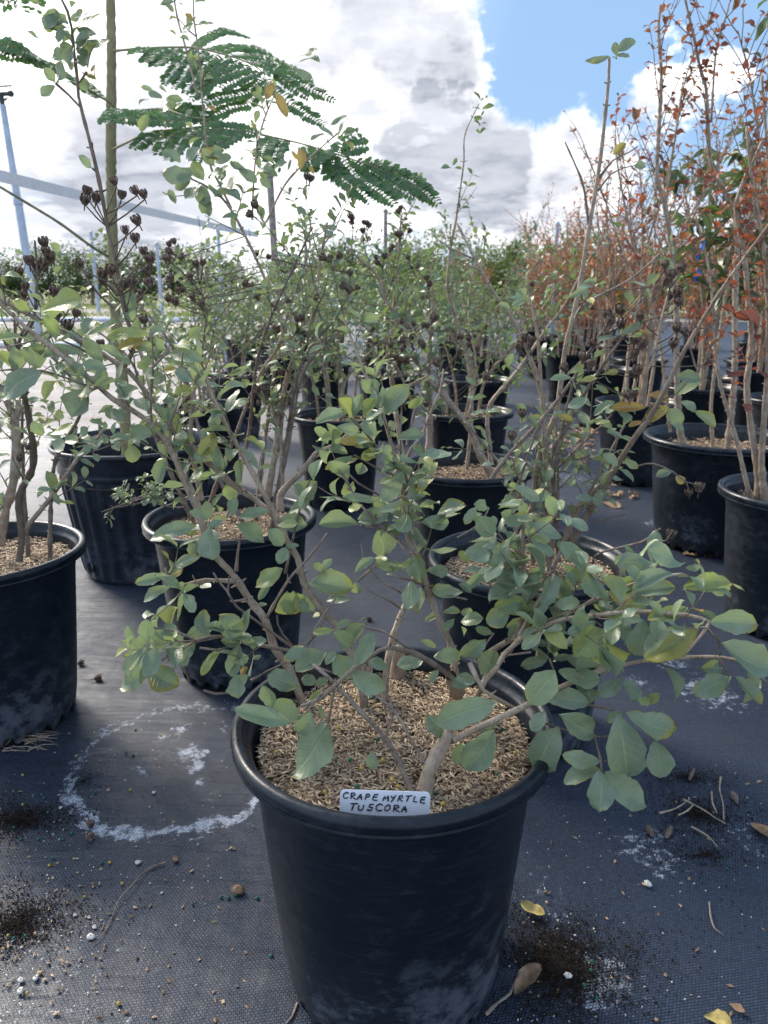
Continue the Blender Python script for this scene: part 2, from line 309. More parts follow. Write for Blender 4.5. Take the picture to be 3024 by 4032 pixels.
def smooth_path(pts, rad, step):
    pts = np.asarray(pts, float); rad = np.asarray(rad, float)
    if len(pts) < 2: return pts, rad
    Q = np.vstack([2 * pts[0] - pts[1], pts, 2 * pts[-1] - pts[-2]]); o = []; ro = []
    for i in range(len(pts) - 1):
        p0, p1, p2, p3 = Q[i:i + 4]; n = max(1, int(np.linalg.norm(p2 - p1) / step))
        for t in np.arange(n) / n:
            o.append(.5 * ((2 * p1) + (p2 - p0) * t + (2 * p0 - 5 * p1 + 4 * p2 - p3) * t * t + (-p0 + 3 * p1 - 3 * p2 + p3) * t ** 3)); ro.append(rad[i] * (1 - t) + rad[i + 1] * t)
    o.append(pts[-1]); ro.append(rad[-1]); return np.array(o), np.array(ro)
def tube(mb, pts, rad, sides=7, step=.012, wob=.12, kind=0., knob=.0):
    p, r = smooth_path(pts, rad, step); n = len(p)
    if n < 2: return p
    r = r * (1 + wob * (RNG.random(n) - .5) * 2)
    if knob: r = r * (1 + knob * (RNG.random(n) < .22))
    T = np.gradient(p, axis=0); T /= np.linalg.norm(T, axis=1)[:, None] + 1e-9
    up = np.array([0, 0, 1.]) if abs(T[0][2]) < .8 else np.array([0, 1., 0])
    N = np.cross(T[0], up); N /= np.linalg.norm(N); V = []
    a = np.linspace(0, 2 * np.pi, sides, endpoint=False)
    for i in range(n):
        N = N - T[i] * np.dot(N, T[i]); N /= np.linalg.norm(N) + 1e-9; B = np.cross(T[i], N)
        V.append(p[i] + r[i] * (np.cos(a)[:, None] * N + np.sin(a)[:, None] * B))
    V.append(np.tile(p[-1] + T[-1] * r[-1] * .6, (sides, 1)) + (V[-1] - p[-1]) * .25)
    V.append(np.tile(p[-1] + T[-1] * r[-1] * .7, (sides, 1)) + (V[-1] - V[-1].mean(0)) * .02)
    V = np.concatenate(V); Dt = np.zeros((len(V), 4)); Dt[:, 0] = np.repeat(np.arange(n + 2) / n, sides); Dt[:, 2] = random.random(); Dt[:, 3] = kind
    mb.add(V, grid_faces(n + 2, sides, True), Dt); return p
def box(mb, c, s, rz=0):
    x, y, z = np.array(s) / 2; V = np.array([[-x, -y, -z], [x, -y, -z], [x, y, -z], [-x, y, -z], [-x, -y, z], [x, -y, z], [x, y, z], [-x, y, z]])
    R = np.array([[math.cos(rz), -math.sin(rz), 0], [math.sin(rz), math.cos(rz), 0], [0, 0, 1]])
    mb.add(V @ R.T + np.array(c), [(0, 3, 2, 1), (4, 5, 6, 7), (0, 1, 5, 4), (1, 2, 6, 5), (2, 3, 7, 6), (3, 0, 4, 7)])
def empty(name, loc, label, cat, group=None):
    o = bpy.data.objects.new(name, None); COL.objects.link(o); o.location = tuple(loc); o.empty_display_size = .1
    o['label'] = label; o['category'] = cat
    if group: o['group'] = group
    return o
def tag(o, label, cat, group=None, kind=None):
    o['label'] = label; o['category'] = cat
    if group: o['group'] = group
    if kind: o['kind'] = kind
    return o
# ------------------------------------------------------------------ leaves: one row = base3 tip3 nrm3 wr fold curl kind
def leaf_rows_to_mesh(mb, rows, nt, ns, shape='oval', thick=0):
    if not rows: return
    A = np.array(rows, float); N = len(A); b, tp, nr = A[:, :3], A[:, 3:6], A[:, 6:9]; wr, fo, cu, kd = A[:, 9], A[:, 10], A[:, 11], A[:, 12]
    ax = tp - b; L = np.linalg.norm(ax, axis=1) + 1e-9; ax = ax / L[:, None]
    nr = nr - ax * (nr * ax).sum(1)[:, None]; nr /= np.linalg.norm(nr, axis=1)[:, None] + 1e-9; sd = np.cross(ax, nr)
    t = np.linspace(0, 1, nt + 1); t = .45 * t + .55 * (1 - np.cos(np.pi * t)) / 2; s = np.linspace(-1, 1, ns + 1)
    if shape == 'oval': w = np.clip(t - .02, 0, 1) ** .66 * np.clip(1 - t ** 2.0, 0, 1) ** .72
    elif shape == 'long': w = np.sin(np.pi * t ** .9) ** .9
    else: w = np.clip(t, 0, 1) ** .5 * np.clip(1 - t ** 3.5, 0, 1) ** .5 * 1.15
    w = np.maximum(w / w.max(), .015)
    rn = RNG.random(N); ph = RNG.random((N, 3)) * 6.28; wob = RNG.random(N) * .9 + .3
    T = t[None, :, None]; S = s[None, None, :]; Wd = w[None, :, None]
    k = lambda a: a[:, None, None]
    edge = np.abs(S)
    jag = 1 + .07 * np.sin(k(ph[:, 0]) + T * 13) * edge + .05 * np.sin(k(ph[:, 1]) + T * 27 + np.sign(S)) * edge
    half = k(L * wr * .5) * Wd * jag
    xs = half * S
    Z = k(fo) * half * edge ** 1.3 + k(cu) * k(L) * (T * (1 - T) * 2.2) - np.maximum(k(cu), 0) * k(L) * T ** 3 * .5
    Z = Z + k(L * wr * .12 * wob) * np.sin(T * 6.5 + k(ph[:, 2]) + S * 1.4) * edge
    Z = Z + k(L * .05 * wob) * S * np.sin(T * 3 + k(ph[:, 1]))
    bend = k((ph[:, 0] / 6.28 - .5) * .16) * k(L) * np.sin(T * np.pi)
    V = b[:, None, None, :] + ax[:, None, None, :] * (k(L) * T)[..., None] + sd[:, None, None, :] * (xs + bend)[..., None] + nr[:, None, None, :] * Z[..., None]
    nv = (nt + 1) * (ns + 1); F = grid_faces(nt + 1, ns + 1); F = (F[None] + (np.arange(N) * nv)[:, None, None]).reshape(-1, 4)
    Dt = np.zeros((N, nt + 1, ns + 1, 4)); Dt[..., 0] = T; Dt[..., 1] = S * .5 + .5; Dt[..., 2] = k(rn); Dt[..., 3] = k(np.clip(kd, 0, 1))
    mb.add(V.reshape(-1, 3), F, Dt.reshape(-1, 4))
def rnd(a, b): return a + (b - a) * random.random()
def uvec(v): v = np.asarray(v, float); return v / (np.linalg.norm(v) + 1e-9)
def rvec(): return uvec(RNG.normal(size=3))
def green_kind():
    r = random.random(); return rnd(0, .42) if r < .84 else (rnd(.4, .66) if r < .965 else rnd(.68, .84))
def red_kind():
    r = random.random(); return rnd(.0, .3) if r < .25 else (rnd(.32, .62) if r < .62 else rnd(.62, 1))
def leaf_pair(rows, p, tan, size, kindf, upb=.25, wr=(.42, .60), twist=None):
    wr = wr or (.42, .60)
    a = rvec(); s = uvec(np.cross(tan, a)) if twist is None else uvec(np.cross(tan, twist))
    for sg in (-1, 1):
        if random.random() < .12: continue
        ax = uvec(sg * s * 1.0 + tan * rnd(.15, .8) + np.array([0, 0, rnd(-.35, upb)])); L = size * rnd(.6, 1.15)
        n = uvec(np.array([0, 0, 1.]) + rvec() * .55 + tan * .2)
        rows.append((*(p + ax * .002), *(p + ax * L), *n, rnd(*wr), rnd(-.1, .7), rnd(-.12, .28), kindf()))
def twig(tmb, rows, p, d, length, r, size, spacing, kindf, caps=None, capp=0, kind=.4, bare=0., droop=0., wr=None):
    n = max(3, int(length / .03)); pts = [np.array(p)]; dd = uvec(d)
    for i in range(n):
        dd = uvec(dd + rvec() * .16 + np.array([0, 0, .06 - droop])); pts.append(pts[-1] + dd * length / n)
    tube(tmb, pts, np.linspace(r, r * .45, len(pts)), 5, .02, .1, kind)
    P_, _ = smooth_path(pts, np.ones(len(pts)), .01); m = len(P_)
    acc = 0; i = int(m * .12) + 1
    k = max(1, int(spacing / .01))
    while i < m:
        tan = uvec(P_[min(i + 1, m - 1)] - P_[max(i - 1, 0)])
        if random.random() > bare: leaf_pair(rows, P_[i], tan, size, kindf, wr=wr)
        i += k
    if random.random() > bare: leaf_pair(rows, P_[-1], uvec(P_[-1] - P_[-3] if m > 3 else dd), size * .8, kindf, wr=wr)
    if caps is not None and random.random() < capp:
        tip = P_[-1]
        for q in range(random.randint(2, 6)):
            e = tip + rvec() * np.array([.02, .02, .02]) + np.array([0, 0, .012]); tube(tmb, [tip - dd * .02, e], [.0008, .0007], 4, .02, 0, .8); caps.append((e, uvec(e - tip + dd * .01)))
    return P_
def sprout(tmb, rows, path, t0, t1, n, length, r, size, spacing, kindf, spread=1., up=.3, **kw):
    m = len(path)
    for q in range(n):
        i = int((t0 + (t1 - t0) * (q + random.random()) / n) * (m - 1)); i = min(max(i, 1), m - 2); tan = uvec(path[i + 1] - path[i - 1])
        s = uvec(np.cross(tan, rvec())); d = uvec(s * spread + tan * rnd(.4, 1) + np.array([0, 0, up]))
        twig(tmb, rows, path[i], d, length * rnd(.5, 1.2), r, size, spacing, kindf, **kw)
# ------------------------------------------------------------------ seed capsule: a dry round fruit split into six valves
def capsule_mesh():
    mb = MB()
    for k in range(6):
        a0 = k * math.pi / 3; V = []; tt = np.linspace(0, 1, 7); ss = np.linspace(-1, 1, 4)
        for t in tt:
            th = t * 2.25; rr = math.sin(th) * .0052 + .0004; z = -math.cos(th) * .0058; op = 1 + t ** 3 * .10
            for s in ss:
                ang = a0 + s * .44 * (1 - .12 * t); bul = 1 - .16 * abs(s) ** 2
                V.append((rr * op * bul * math.cos(ang), rr * op * bul * math.sin(ang), z))
        mb.add(V, grid_faces(7, 4))
    lathe(mb, [(.0006, -.013), (.0007, -.007), (.0030, -.0062), (.0038, -.0042), (.003, -.003)], 8)
    lathe(mb, [(.0002, -.004), (.0028, -.003), (.0030, .000), (.0016, .003), (.0002, .0034)], 8)
    o = mb.build('seed_capsule', M['capsule']); me = o.data; bpy.data.objects.remove(o)
    sm = None
    return me
CAPME = capsule_mesh()
def put_capsules(caps, parent, off, sc=1.0):
    for (p, d) in caps:
        o = bpy.data.objects.new('seed_capsule', CAPME); COL.objects.link(o); o.parent = parent
        o.location = tuple(np.asarray(p) - off); o.rotation_euler = Vector(tuple(d)).to_track_quat('Z', 'Y').to_euler(); s = sc * rnd(.85, 1.15); o.scale = (s, s, s)
def capsules_mesh_one(caps, parent, off):
    mb = MB(); V0 = np.array([v.co[:] for v in CAPME.vertices]); F0 = np.array([p.vertices[:] for p in CAPME.polygons])
    for (p, d) in caps:
        R = np.array(Vector(tuple(d)).to_track_quat('Z', 'Y').to_matrix()); mb.add(V0 @ R.T * rnd(.8, 1.2) + p, F0)
    o = mb.build('seed_capsules', M['capsule'], parent, off); return o
# ------------------------------------------------------------------ pots
def std_pot(parent, r=.2, h=.389, m='pot', seg=132, notch=True):
    k = r / .2; mb = MB(); z = h / .389
    prof = [(.128, .012), (.134, .0), (.1365, .0), (.139, .012), (.1425, .024), (.148, .06), (.157, .15), (.166, .25), (.1725, .325), (.1765, .352), (.1785, .358), (.1788, .3655), (.1955, .3668), (.1985, .3676), (.1990, .3688), (.1972, .3704), (.1976, .3722), (.1993, .3765), (.1998, .382), (.1975, .3872), (.193, .389), (.1885, .3885), (.1855, .386), (.1838, .381), (.182, .3735), (.1775, .371), (.1755, .366), (.1715, .33), (.165, .26), (.160, .2)]
    prof = [(a * k, b * z) for a, b in prof]
    def fn(i, a, rr, zz):
        rr = rr * (1 + .006 * np.sin(2 * a + .7) + .003 * np.sin(5 * a))
        if notch and i in (1, 2, 3):
            q = (np.arange(len(a)) % 6); mask = (q < 3)
            zz = np.where(mask & (i < 3), .017, zz); rr = np.where(mask, rr - .006, rr)
            zz = np.where(mask & (i == 3), .019, zz)
        return rr, zz
    lathe(mb, prof, seg, fn); return mb.build('pot', M[m], parent)
def ribbed_pot(parent, r, h):
    mb = MB(); prof = [(.70, 0), (.72, .0), (.73, .03)] + [(.74 + .16 * t, .05 + .73 * t) for t in np.linspace(0, 1, 12)] + [(.905, .80), (.925, .81), (.93, .83), (.915, .845), (.935, .86), (.945, .95), (.955, .965), (.995, .968), (1, .98), (.995, .998), (.97, 1), (.955, .985), (.93, .96), (.90, .8), (.86, .6)]
    def fn(i, a, rr, zz):
        if 3 <= i <= 14:
            q = min(1, (i - 2) / 2, (15 - i) / 2); rr = rr * (1 + .024 * q * np.tanh(2.0 * np.sin(a * 28)))
        return rr, zz
    lathe(mb, [(a * r, b * h) for a, b in prof], 240, fn); o = mb.build('pot', M['pot_rib'], parent)
    for a in (-125, -60, 30):
        hb = MB(); ca, sa = math.cos(RAD(a)), math.sin(RAD(a)); R0 = r * .752; V = []
        for q in np.linspace(0, 2 * np.pi, 14, endpoint=False):
            da = .012 * math.cos(q) / R0; zc = .055 + .018 * math.sin(q); V.append(((R0 + .009) * math.cos(RAD(a) + da), (R0 + .009) * math.sin(RAD(a) + da), zc))
        Vc = np.array(V); c = Vc.mean(0); V2 = np.vstack([Vc, c + (Vc - c) * .9 - np.array([ca, sa, 0]) * .006, c + (Vc - c) * .02 - np.array([ca, sa, 0]) * .006]); hb.add(V2, grid_faces(3, 14, True)); hb.build('drain_hole', M['soilbits'], o)
    return o
def husks(mb, n, cx, cy, R, z, L=.0085, wd=.0019, fn=None, pile=.006):
    rr = R * np.sqrt(RNG.random(n)); th = RNG.random(n) * 6.283; x = cx + rr * np.cos(th); y = cy + rr * np.sin(th)
    zz = z + RNG.random(n) * pile + .004 * np.sin(x * 40) * np.cos(y * 37)
    spindles(mb, x, y, zz, L, wd)
def spindles(mb, x, y, zz, L, wd, tilt=.22, lo=.7, hi=1.15):
    n = len(x); a = RNG.random(n) * 6.283; l = L * (lo + (hi - lo) * RNG.random(n)); tl = (RNG.random(n) - .5) * 2 * tilt
    ax = np.stack([np.cos(a) * np.cos(tl), np.sin(a) * np.cos(tl), np.sin(tl)], 1); sd = np.stack([-np.sin(a), np.cos(a), (RNG.random(n) - .5) * 1.2], 1); c = np.stack([x, y, zz], 1)
    ww = wd * (.6 + .8 * RNG.random(n)); up = np.array([0, 0, 1.])
    A = c - ax * l[:, None] / 2; B = c + ax * l[:, None] / 2; s1 = c + sd * ww[:, None] / 2; s2 = c - sd * ww[:, None] / 2; rg = c + up * (ww * .55)[:, None]
    V = np.stack([A, s1, B, rg, s2], 1).reshape(-1, 3); F = np.array([[0, 1, 2, 3], [0, 3, 2, 4]])[None] + (np.arange(n) * 5)[:, None, None]
    Dt = np.zeros((n, 5, 4)); Dt[..., 2] = RNG.random(n)[:, None]; mb.add(V, F.reshape(-1, 4), Dt.reshape(-1, 4))
def mulch(parent, r, z, n, m='husk', bed='bed', L=.0085, wd=.0019):
    mb = MB(); lathe(mb, [(r, z - .006), (r * .6, z - .002), (r * .3, z), (.001, z)], 40); b = mb.build('mulch', M[bed], parent)
    if n:
        hb = MB(); husks(hb, n, 0, 0, r * .985, z, L, wd); h = hb.build('mulch_husks', M[m], b); h['kind'] = 'stuff'
    return b
# ------------------------------------------------------------------ crops of the photograph used while measuring: origin and scale
CR = {'S': (0, 0, 1), '0': (0, 0, .5425), '1': (400, 1900, .4822), '2': (1100, 1400, .4822), '3': (1100, 2100, .4822), '4': (1800, 1900, .4822), '5': (1800, 2500, .5425), '6': (2324, 2100, .4219),
      '7': (800, 2400, .4822), '8': (0, 1050, .4822), '9': (450, 1300, .6028), 'E': (800, 2400, .9042), 'L': (0, 700, .9454), 'R': (2000, 700, 1.0756), 'T': (2300, 0, .7605),
      'B': (0, 1500, .6329), 'N': (1950, 1100, .6474), 'K': (1500, 1200, .4822), 'Q': (0, 0, .9114), 'W': (800, 700, 1.2605), 'V': (800, 200, 1.0504), 'D': (0, 0, 1.8228)}
def cp(c, x, y): o = CR[c]; return o[0] + x * o[2], o[1] + y * o[2]
def path(s):
    out = []; y = 1.
    for q in s.split(';'):
        c, rest = q.strip().split(':'); v = [float(a) for a in rest.split(',')]
        if len(v) > 2: y = v[2]
        out.append(P(*cp(c, v[0], v[1]), y))
    return out
TOCAM = uvec([0, -1, .22])
def traced_leaves(rows, crop, y, data, yj=.02, kindf=green_kind):
    for q in data.split(';'):
        q = q.strip()
        if not q: continue
        kf = None
        if q[-1] in 'ypog': kf = {'y': .7, 'p': .9, 'o': .96, 'g': .1}[q[-1]]; q = q[:-1]
        v = [float(a) for a in q.split(',')]; yy = (v[5] if len(v) > 5 else y) + rnd(-yj, yj)
        b = P(*cp(crop, v[0], v[1]), yy); t = P(*cp(crop, v[2], v[3]), yy + rnd(-.022, .004)); L = np.linalg.norm(t - b)
        n = uvec(TOCAM * .95 + np.array([0, 0, .55]) + rvec() * .42)
        rows.append((*b, *t, *n, min(v[4] * (1.2 if crop in '0Q' else .92) + .02, .95), rnd(-.1, .75), rnd(-.12, .18), kindf() if kf is None else kf))
class Plant:
    def __init__(s, name, x, y, label, cat='potted shrub', group='crape myrtles in black nursery pots'):
        s.x, s.y = x, y; s.off = np.array([x, y, 0.]); s.root = empty(name, (x, y, 0), label, cat, group); s.tw = MB(); s.rows = []; s.caps = []
    def stem(s, pts, r0, r1, m='bark', kind=0., sides=8, knob=.22, name='stem', spur=True):
        if isinstance(pts, str): pts = path(pts)
        mb = MB(); p = tube(mb, pts, np.linspace(r0, r1, len(pts)), sides, .011, .10, kind, knob)
        if spur and m in ('bark', 'bark_grey'):
            i = random.randint(2, 4)
            while i < len(p) - 2:
                tn = uvec(p[i + 1] - p[i - 1]); sd = uvec(np.cross(tn, rvec())); rr = r0 + (r1 - r0) * i / len(p)
                for sg in (-1, 1):
                    if random.random() < .7:
                        l = rr + rnd(.002, .0075); e = p[i] + sd * sg * l + tn * rnd(.001, .005); tube(mb, [p[i] + sd * sg * rr * .6, e], [min(.0022, rr * .75), .0008], 5, .004, .2, min(1, kind + .35))
                i += random.randint(2, 4)
        mb.build(name, M[m], s.root, s.off); return p
    def twig(s, pts, r0=.0016, r1=.0010, kind=.35):
        if isinstance(pts, str): pts = path(pts)
        mb = MB(); p = tube(mb, pts, np.linspace(r0, r1, len(pts)), 5, .014, .12, kind, .35); mb.build('twig', M['bark_grey'], s.root, s.off); return p
    def finish(s, nt=8, ns=6, m='leaf', one=False, csc=1., tm='bark_grey', shape='oval'):
        if s.tw.n: s.tw.build('twigs', M[tm], s.root, s.off)['kind'] = 'stuff'
        if s.rows:
            mb = MB(); leaf_rows_to_mesh(mb, s.rows, nt, ns, shape); mb.build('foliage', M[m], s.root, s.off)
        if s.caps:
            if one: capsules_mesh_one(s.caps, s.root, s.off)
            else: put_capsules(s.caps, s.root, s.off, csc)
# ================================================================== SETTING
mb = MB(); xs = np.concatenate([np.linspace(-400, -12, 8), np.linspace(-10, 14, 25), np.linspace(20, 400, 8)]); ys = np.concatenate([np.linspace(-6, 40, 47), np.linspace(50, 900, 12)])
mb.add([(x, y, -.008) for y in ys for x in xs], grid_faces(len(ys), len(xs))); g = mb.build('ground', M['yard']); g['kind'] = 'structure'
mb = MB()
def cloth_rect(x0, x1, y0, y1, st):
    nx = int((x1 - x0) / st) + 1; ny = int((y1 - y0) / st) + 1; X = np.linspace(x0, x1, nx); Y = np.linspace(y0, y1, ny)
    V = [(x, y, .0 + .0018 * math.sin(x * 7 + y * 3) * math.sin(y * 9 - x * 2)) for y in Y for x in X]; mb.add(V, grid_faces(ny, nx))
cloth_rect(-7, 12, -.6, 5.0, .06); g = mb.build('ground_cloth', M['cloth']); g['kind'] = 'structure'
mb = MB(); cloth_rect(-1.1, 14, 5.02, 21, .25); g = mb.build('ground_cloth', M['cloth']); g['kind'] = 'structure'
# grass strips in the yard
rows = []
for (x0, x1, y0, y1, n, hh) in ((-16, -1, 15.6, 17.0, 2600, .11), (-22, 0, 24, 27, 2600, .14), (-26, 4, 32, 35, 2200, .22), (-8, 14, 23, 27, 2600, .16), (-12, -2, 10.6, 11.2, 700, .06)):
    for i in range(n):
        x, y = rnd(x0, x1), rnd(y0, y1) + .5 * math.sin(x0 + i); h_ = hh * rnd(.4, 1.2); a = rnd(0, 6.28); t = np.array([math.cos(a) * h_ * .6, math.sin(a) * h_ * .6, h_])
        b = np.array([x, y, -.01]); rows.append((*b, *(b + t), *uvec([math.cos(a + 1.6), math.sin(a + 1.6), .3]), .16, 0, .1, random.random()))
mb = MB(); leaf_rows_to_mesh(mb, rows, 2, 1, 'long'); tag(mb.build('grass', M['grass']), 'strips of short green grass across the dusty grey yard', 'grass', kind='stuff')
# pipes lying on the ground
def pipe(p0, p1, r, m, label):
    mb = MB(); n = 10; pts = [np.array(p0) * (1 - t) + np.array(p1) * t + np.array([0, .02 * math.sin(t * 9), 0]) for t in np.linspace(0, 1, n)]
    tube(mb, pts, [r] * n, 10, 1, 0); tag(mb.build('irrigation_pipe', M[m]), label, 'pipe', 'irrigation pipes lying in the yard')
pipe((-9, 12.2, .045), (-.8, 11.8, .045), .045, 'pvc_white', 'white pipe lying on the grey yard at the foot of the leaning riser')
pipe((-16, 21.5, .05), (-1, 21.0, .05), .06, 'pvc_white', 'white pipe lying farther back in the yard before the trees')
# posts
def riser():
    x, y = P(*cp('8', 322, 620), 12.)[:2]; top = P(10, 415, 12.0); base = P(166, 1400, 12.); base[2] = .0
    o = empty('sprinkler_riser', base, 'tall leaning pale blue grey riser pipe with a dark sprinkler head', 'sprinkler'); off = base
    d = uvec(top - base); mb = MB(); mid = base + (top - base) * .62
    tube(mb, [base, mid], [.062, .060], 14, 1, 0); tube(mb, [mid - d * .03, mid + d * .05], [.068, .068], 14, 1, 0); tube(mb, [mid, top], [.052, .045], 14, 1, 0); mb.build('pipe', M['pvc'], o, off)
    hb = MB(); tube(hb, [top, top + d * .14], [.035, .035], 10, 1, 0); tube(hb, [top + d * .12 + np.array([-.12, 0, .02]), top + d * .16 + np.array([.16, 0, -.01])], [.03, .04], 8, .03, .3)
    tube(hb, [top + d * .05, top + np.array([.10, -.05, .08])], [.02, .012], 8, 1, 0); tube(hb, [top + d * .2 + np.array([-.2, 0, .03]), top + d * .2 + np.array([.17, 0, .05])], [.012, .012], 6, 1, 0); hb.build('sprinkler_head', M['blackmetal'], o, off)
riser()
def post(x, y, h, r, m, label, lean=0):
    mb = MB(); tube(mb, [(x, y, -.02), (x + lean * .5, y, h * .5), (x + lean, y, h)], [r, r * .97, r * .92], 12, .3, .02); tube(mb, [(x + lean, y, h - .03), (x + lean, y, h + .01)], [r * 1.12, r * 1.12], 12, 1, 0)
    tag(mb.build('post', M[m]), label, 'post', 'posts standing across the yard')
q = P(857, 900, 7.5); post(q[0], 7.5, q[2] + .0, .018, 'pvc', 'thin pale blue post holding the far end of the white strap')
q = P(366, 1000, 30); post(q[0], 30, P(348, 915, 30)[2], .07, 'pvc', 'pale blue post standing before the trees, right of the leaning riser')
q = P(620, 1000, 22); post(q[0], 22, P(620, 960, 22)[2], .05, 'pvc', 'short pale blue post seen behind the capsules, right of the olive trunk')
q = P(1082, 800, 12); post(q[0], 12, P(1070, 690, 12)[2], .055, 'wood', 'weathered grey wooden pole rising out of the green shrubs', -.06)
q = P(2188, 1000, 16); post(q[0], 16, P(2188, 880, 16)[2], .045, 'pvc', 'pale post between the red shrubs in the middle distance')
q = P(1518, 900, 20); post(q[0], 20, P(1518, 830, 20)[2], .05, 'wood', 'thin grey pole far back in the middle of the shrubs')
# strap
def strap():
    a, b = P(-260, 628, 3.0), P(1015, 925, 8.0); n = 40; mb = MB(); V = []; Dt = []
    for t in np.linspace(0, 1, n):
        c = a + (b - a) * t; c[2] -= .05 * t * (1 - t); tw = .05 * math.sin(t * 5)
        for k, z in enumerate((-.024, .024)):
            for e in (-.0009, .0009): V.append(c + np.array([z * tw + e, e, z]))
    V = np.array(V).reshape(n, 4, 3)[:, [0, 1, 3, 2]]; mb.add(V.reshape(-1, 3), grid_faces(n, 4, True))
    tag(mb.build('strap', M['strap'], smooth=False), 'white woven strap stretched across the left of the yard', 'strap')
    for i, t in enumerate((.62, .93)):
        c = a + (b - a) * t; mb = MB(); pts = [c + np.array([.006 * math.cos(q), -.006 * math.sin(q), .03 * math.sin(q) * 1.2]) for q in np.linspace(0, 6.28, 14)] + [c + np.array([.01, -.01, -.1])]
        tube(mb, pts, [.0022] * len(pts), 5, .05, 0); tag(mb.build('twine_loop', M['teal']), ('teal twine loop knotted round the strap beside the olive trunk', 'teal twine loop knotted round the far end of the white strap')[i], 'twine')
strap()
# distant trees
def tree_proto(name, seed, h, wdt, m, size, n, label, kb):
    random.seed(seed); o = empty(name, (0, 0, 0), label, 'tree'); tb = MB(); tube(tb, [(0, 0, -.1), (.05, .03, h * .2), (-.04, 0, h * .45), (0, .05, h * .7)], [.13, .1, .07, .03], 8, .2, .1)
    for i in range(7):
        a = i * .9; tube(tb, [(0, 0, h * (.15 + .05 * i)), (math.cos(a) * wdt * .25, math.sin(a) * wdt * .25, h * (.35 + .05 * i)), (math.cos(a) * wdt * .4, math.sin(a) * wdt * .4, h * (.5 + .05 * i))], [.05, .035, .015], 6, .2, .1)
    tb.build('trunk', M['bark'], o); rows = []
    lumps = [(rnd(-.34, .34) * wdt, rnd(-.34, .34) * wdt, h * rnd(.18, .84), rnd(.13, .30) * wdt) for i in range(26)]
    for i in range(n // 14):
        L = random.choice(lumps); d = rvec(); rr = L[3] * rnd(.5, 1.08); c = np.array([L[0], L[1], L[2]]) + d * rr * np.array([1, 1, .8])
        if c[2] < h * .03: continue
        kk = min(1, max(0, kb + rnd(-.3, .3)))
        for j in range(14):
            p = c + RNG.normal(size=3) * size * 1.3; t = p + uvec(d * .5 + rvec() + np.array([0, 0, -.1])) * size * rnd(.6, 1.3)
            rows.append((*p, *t, *uvec(d + rvec() * .7 + np.array([0, 0, .6])), .55, .2, .1, min(1, max(0, kk + rnd(-.12, .12)))))
    mb = MB(); leaf_rows_to_mesh(mb, rows, 2, 2); mb.build('crown', M[m], o); return o
def copy_tree(o, parent=None):
    c = o.copy(); COL.objects.link(c)
    if parent is not None: c.parent = parent
    for ch in list(o.children): copy_tree(ch, c)
    return c
protoT = [tree_proto('hedge_tree', 11, 3.6, 3.4, 'leaf_tree', .16, 5200, '', .35), tree_proto('hedge_tree', 12, 3.9, 3.8, 'leaf_tree', .17, 5200, '', .2), tree_proto('hedge_tree', 13, 2.6, 3.0, 'leaf_tree', .12, 5200, '', 1.1)]
NUM = ['first', 'second', 'third', 'fourth', 'fifth', 'sixth', 'seventh', 'eighth', 'ninth', 'tenth', 'eleventh', 'twelfth', 'thirteenth', 'fourteenth', 'fifteenth', 'sixteenth', 'seventeenth', 'eighteenth', 'nineteenth', 'twentieth']
random.seed(5); used = set()
tx = np.arange(-26, 24, 2.6)
for i, x in enumerate(tx):
    k = random.choice((0, 1)); src = protoT[k]
    o = src if k not in used else copy_tree(src); used.add(k); s = rnd(.85, 1.08)
    o.location = (x + rnd(-.4, .4), 43 + rnd(-1.2, 1.2), 0); o.rotation_euler = (0, 0, rnd(0, 6.28)); o.scale = (s, s, s * rnd(.68, .98))
    o['label'] = 'dark green bushy tree, %s from the left in the far tree line' % NUM[i]; o['category'] = 'tree'; o['group'] = 'trees in the far tree line'
for i, (x, y, s) in enumerate(((-1.6, 25, .8), (.9, 23, .95), (3.2, 24, .9), (5.4, 22.5, .95), (7.6, 25, 1.0), (9.8, 23.5, .9), (12.4, 25, 1.05))):
    o = protoT[2] if i == 0 else copy_tree(protoT[2]); o.location = (x, y, 0); o.rotation_euler = (0, 0, rnd(0, 6.28)); o.scale = (s, s, s)
    o['label'] = 'yellow green rounded bush, %s from the left behind the potted shrubs' % NUM[i]; o['category'] = 'bush'; o['group'] = 'yellow green bushes beyond the pots'
# ------------------------------------------------------------------ litter on the ground cloth
def gnd_scatter(n, polys):
    out = []
    for i in range(n):
        c, x0, y0, x1, y1 = random.choices(polys, [p[5] for p in polys])[0][:5]
        q = cp(c, rnd(x0, x1), rnd(y0, y1)); g = G(*q); out.append(g)
    return np.array(out)
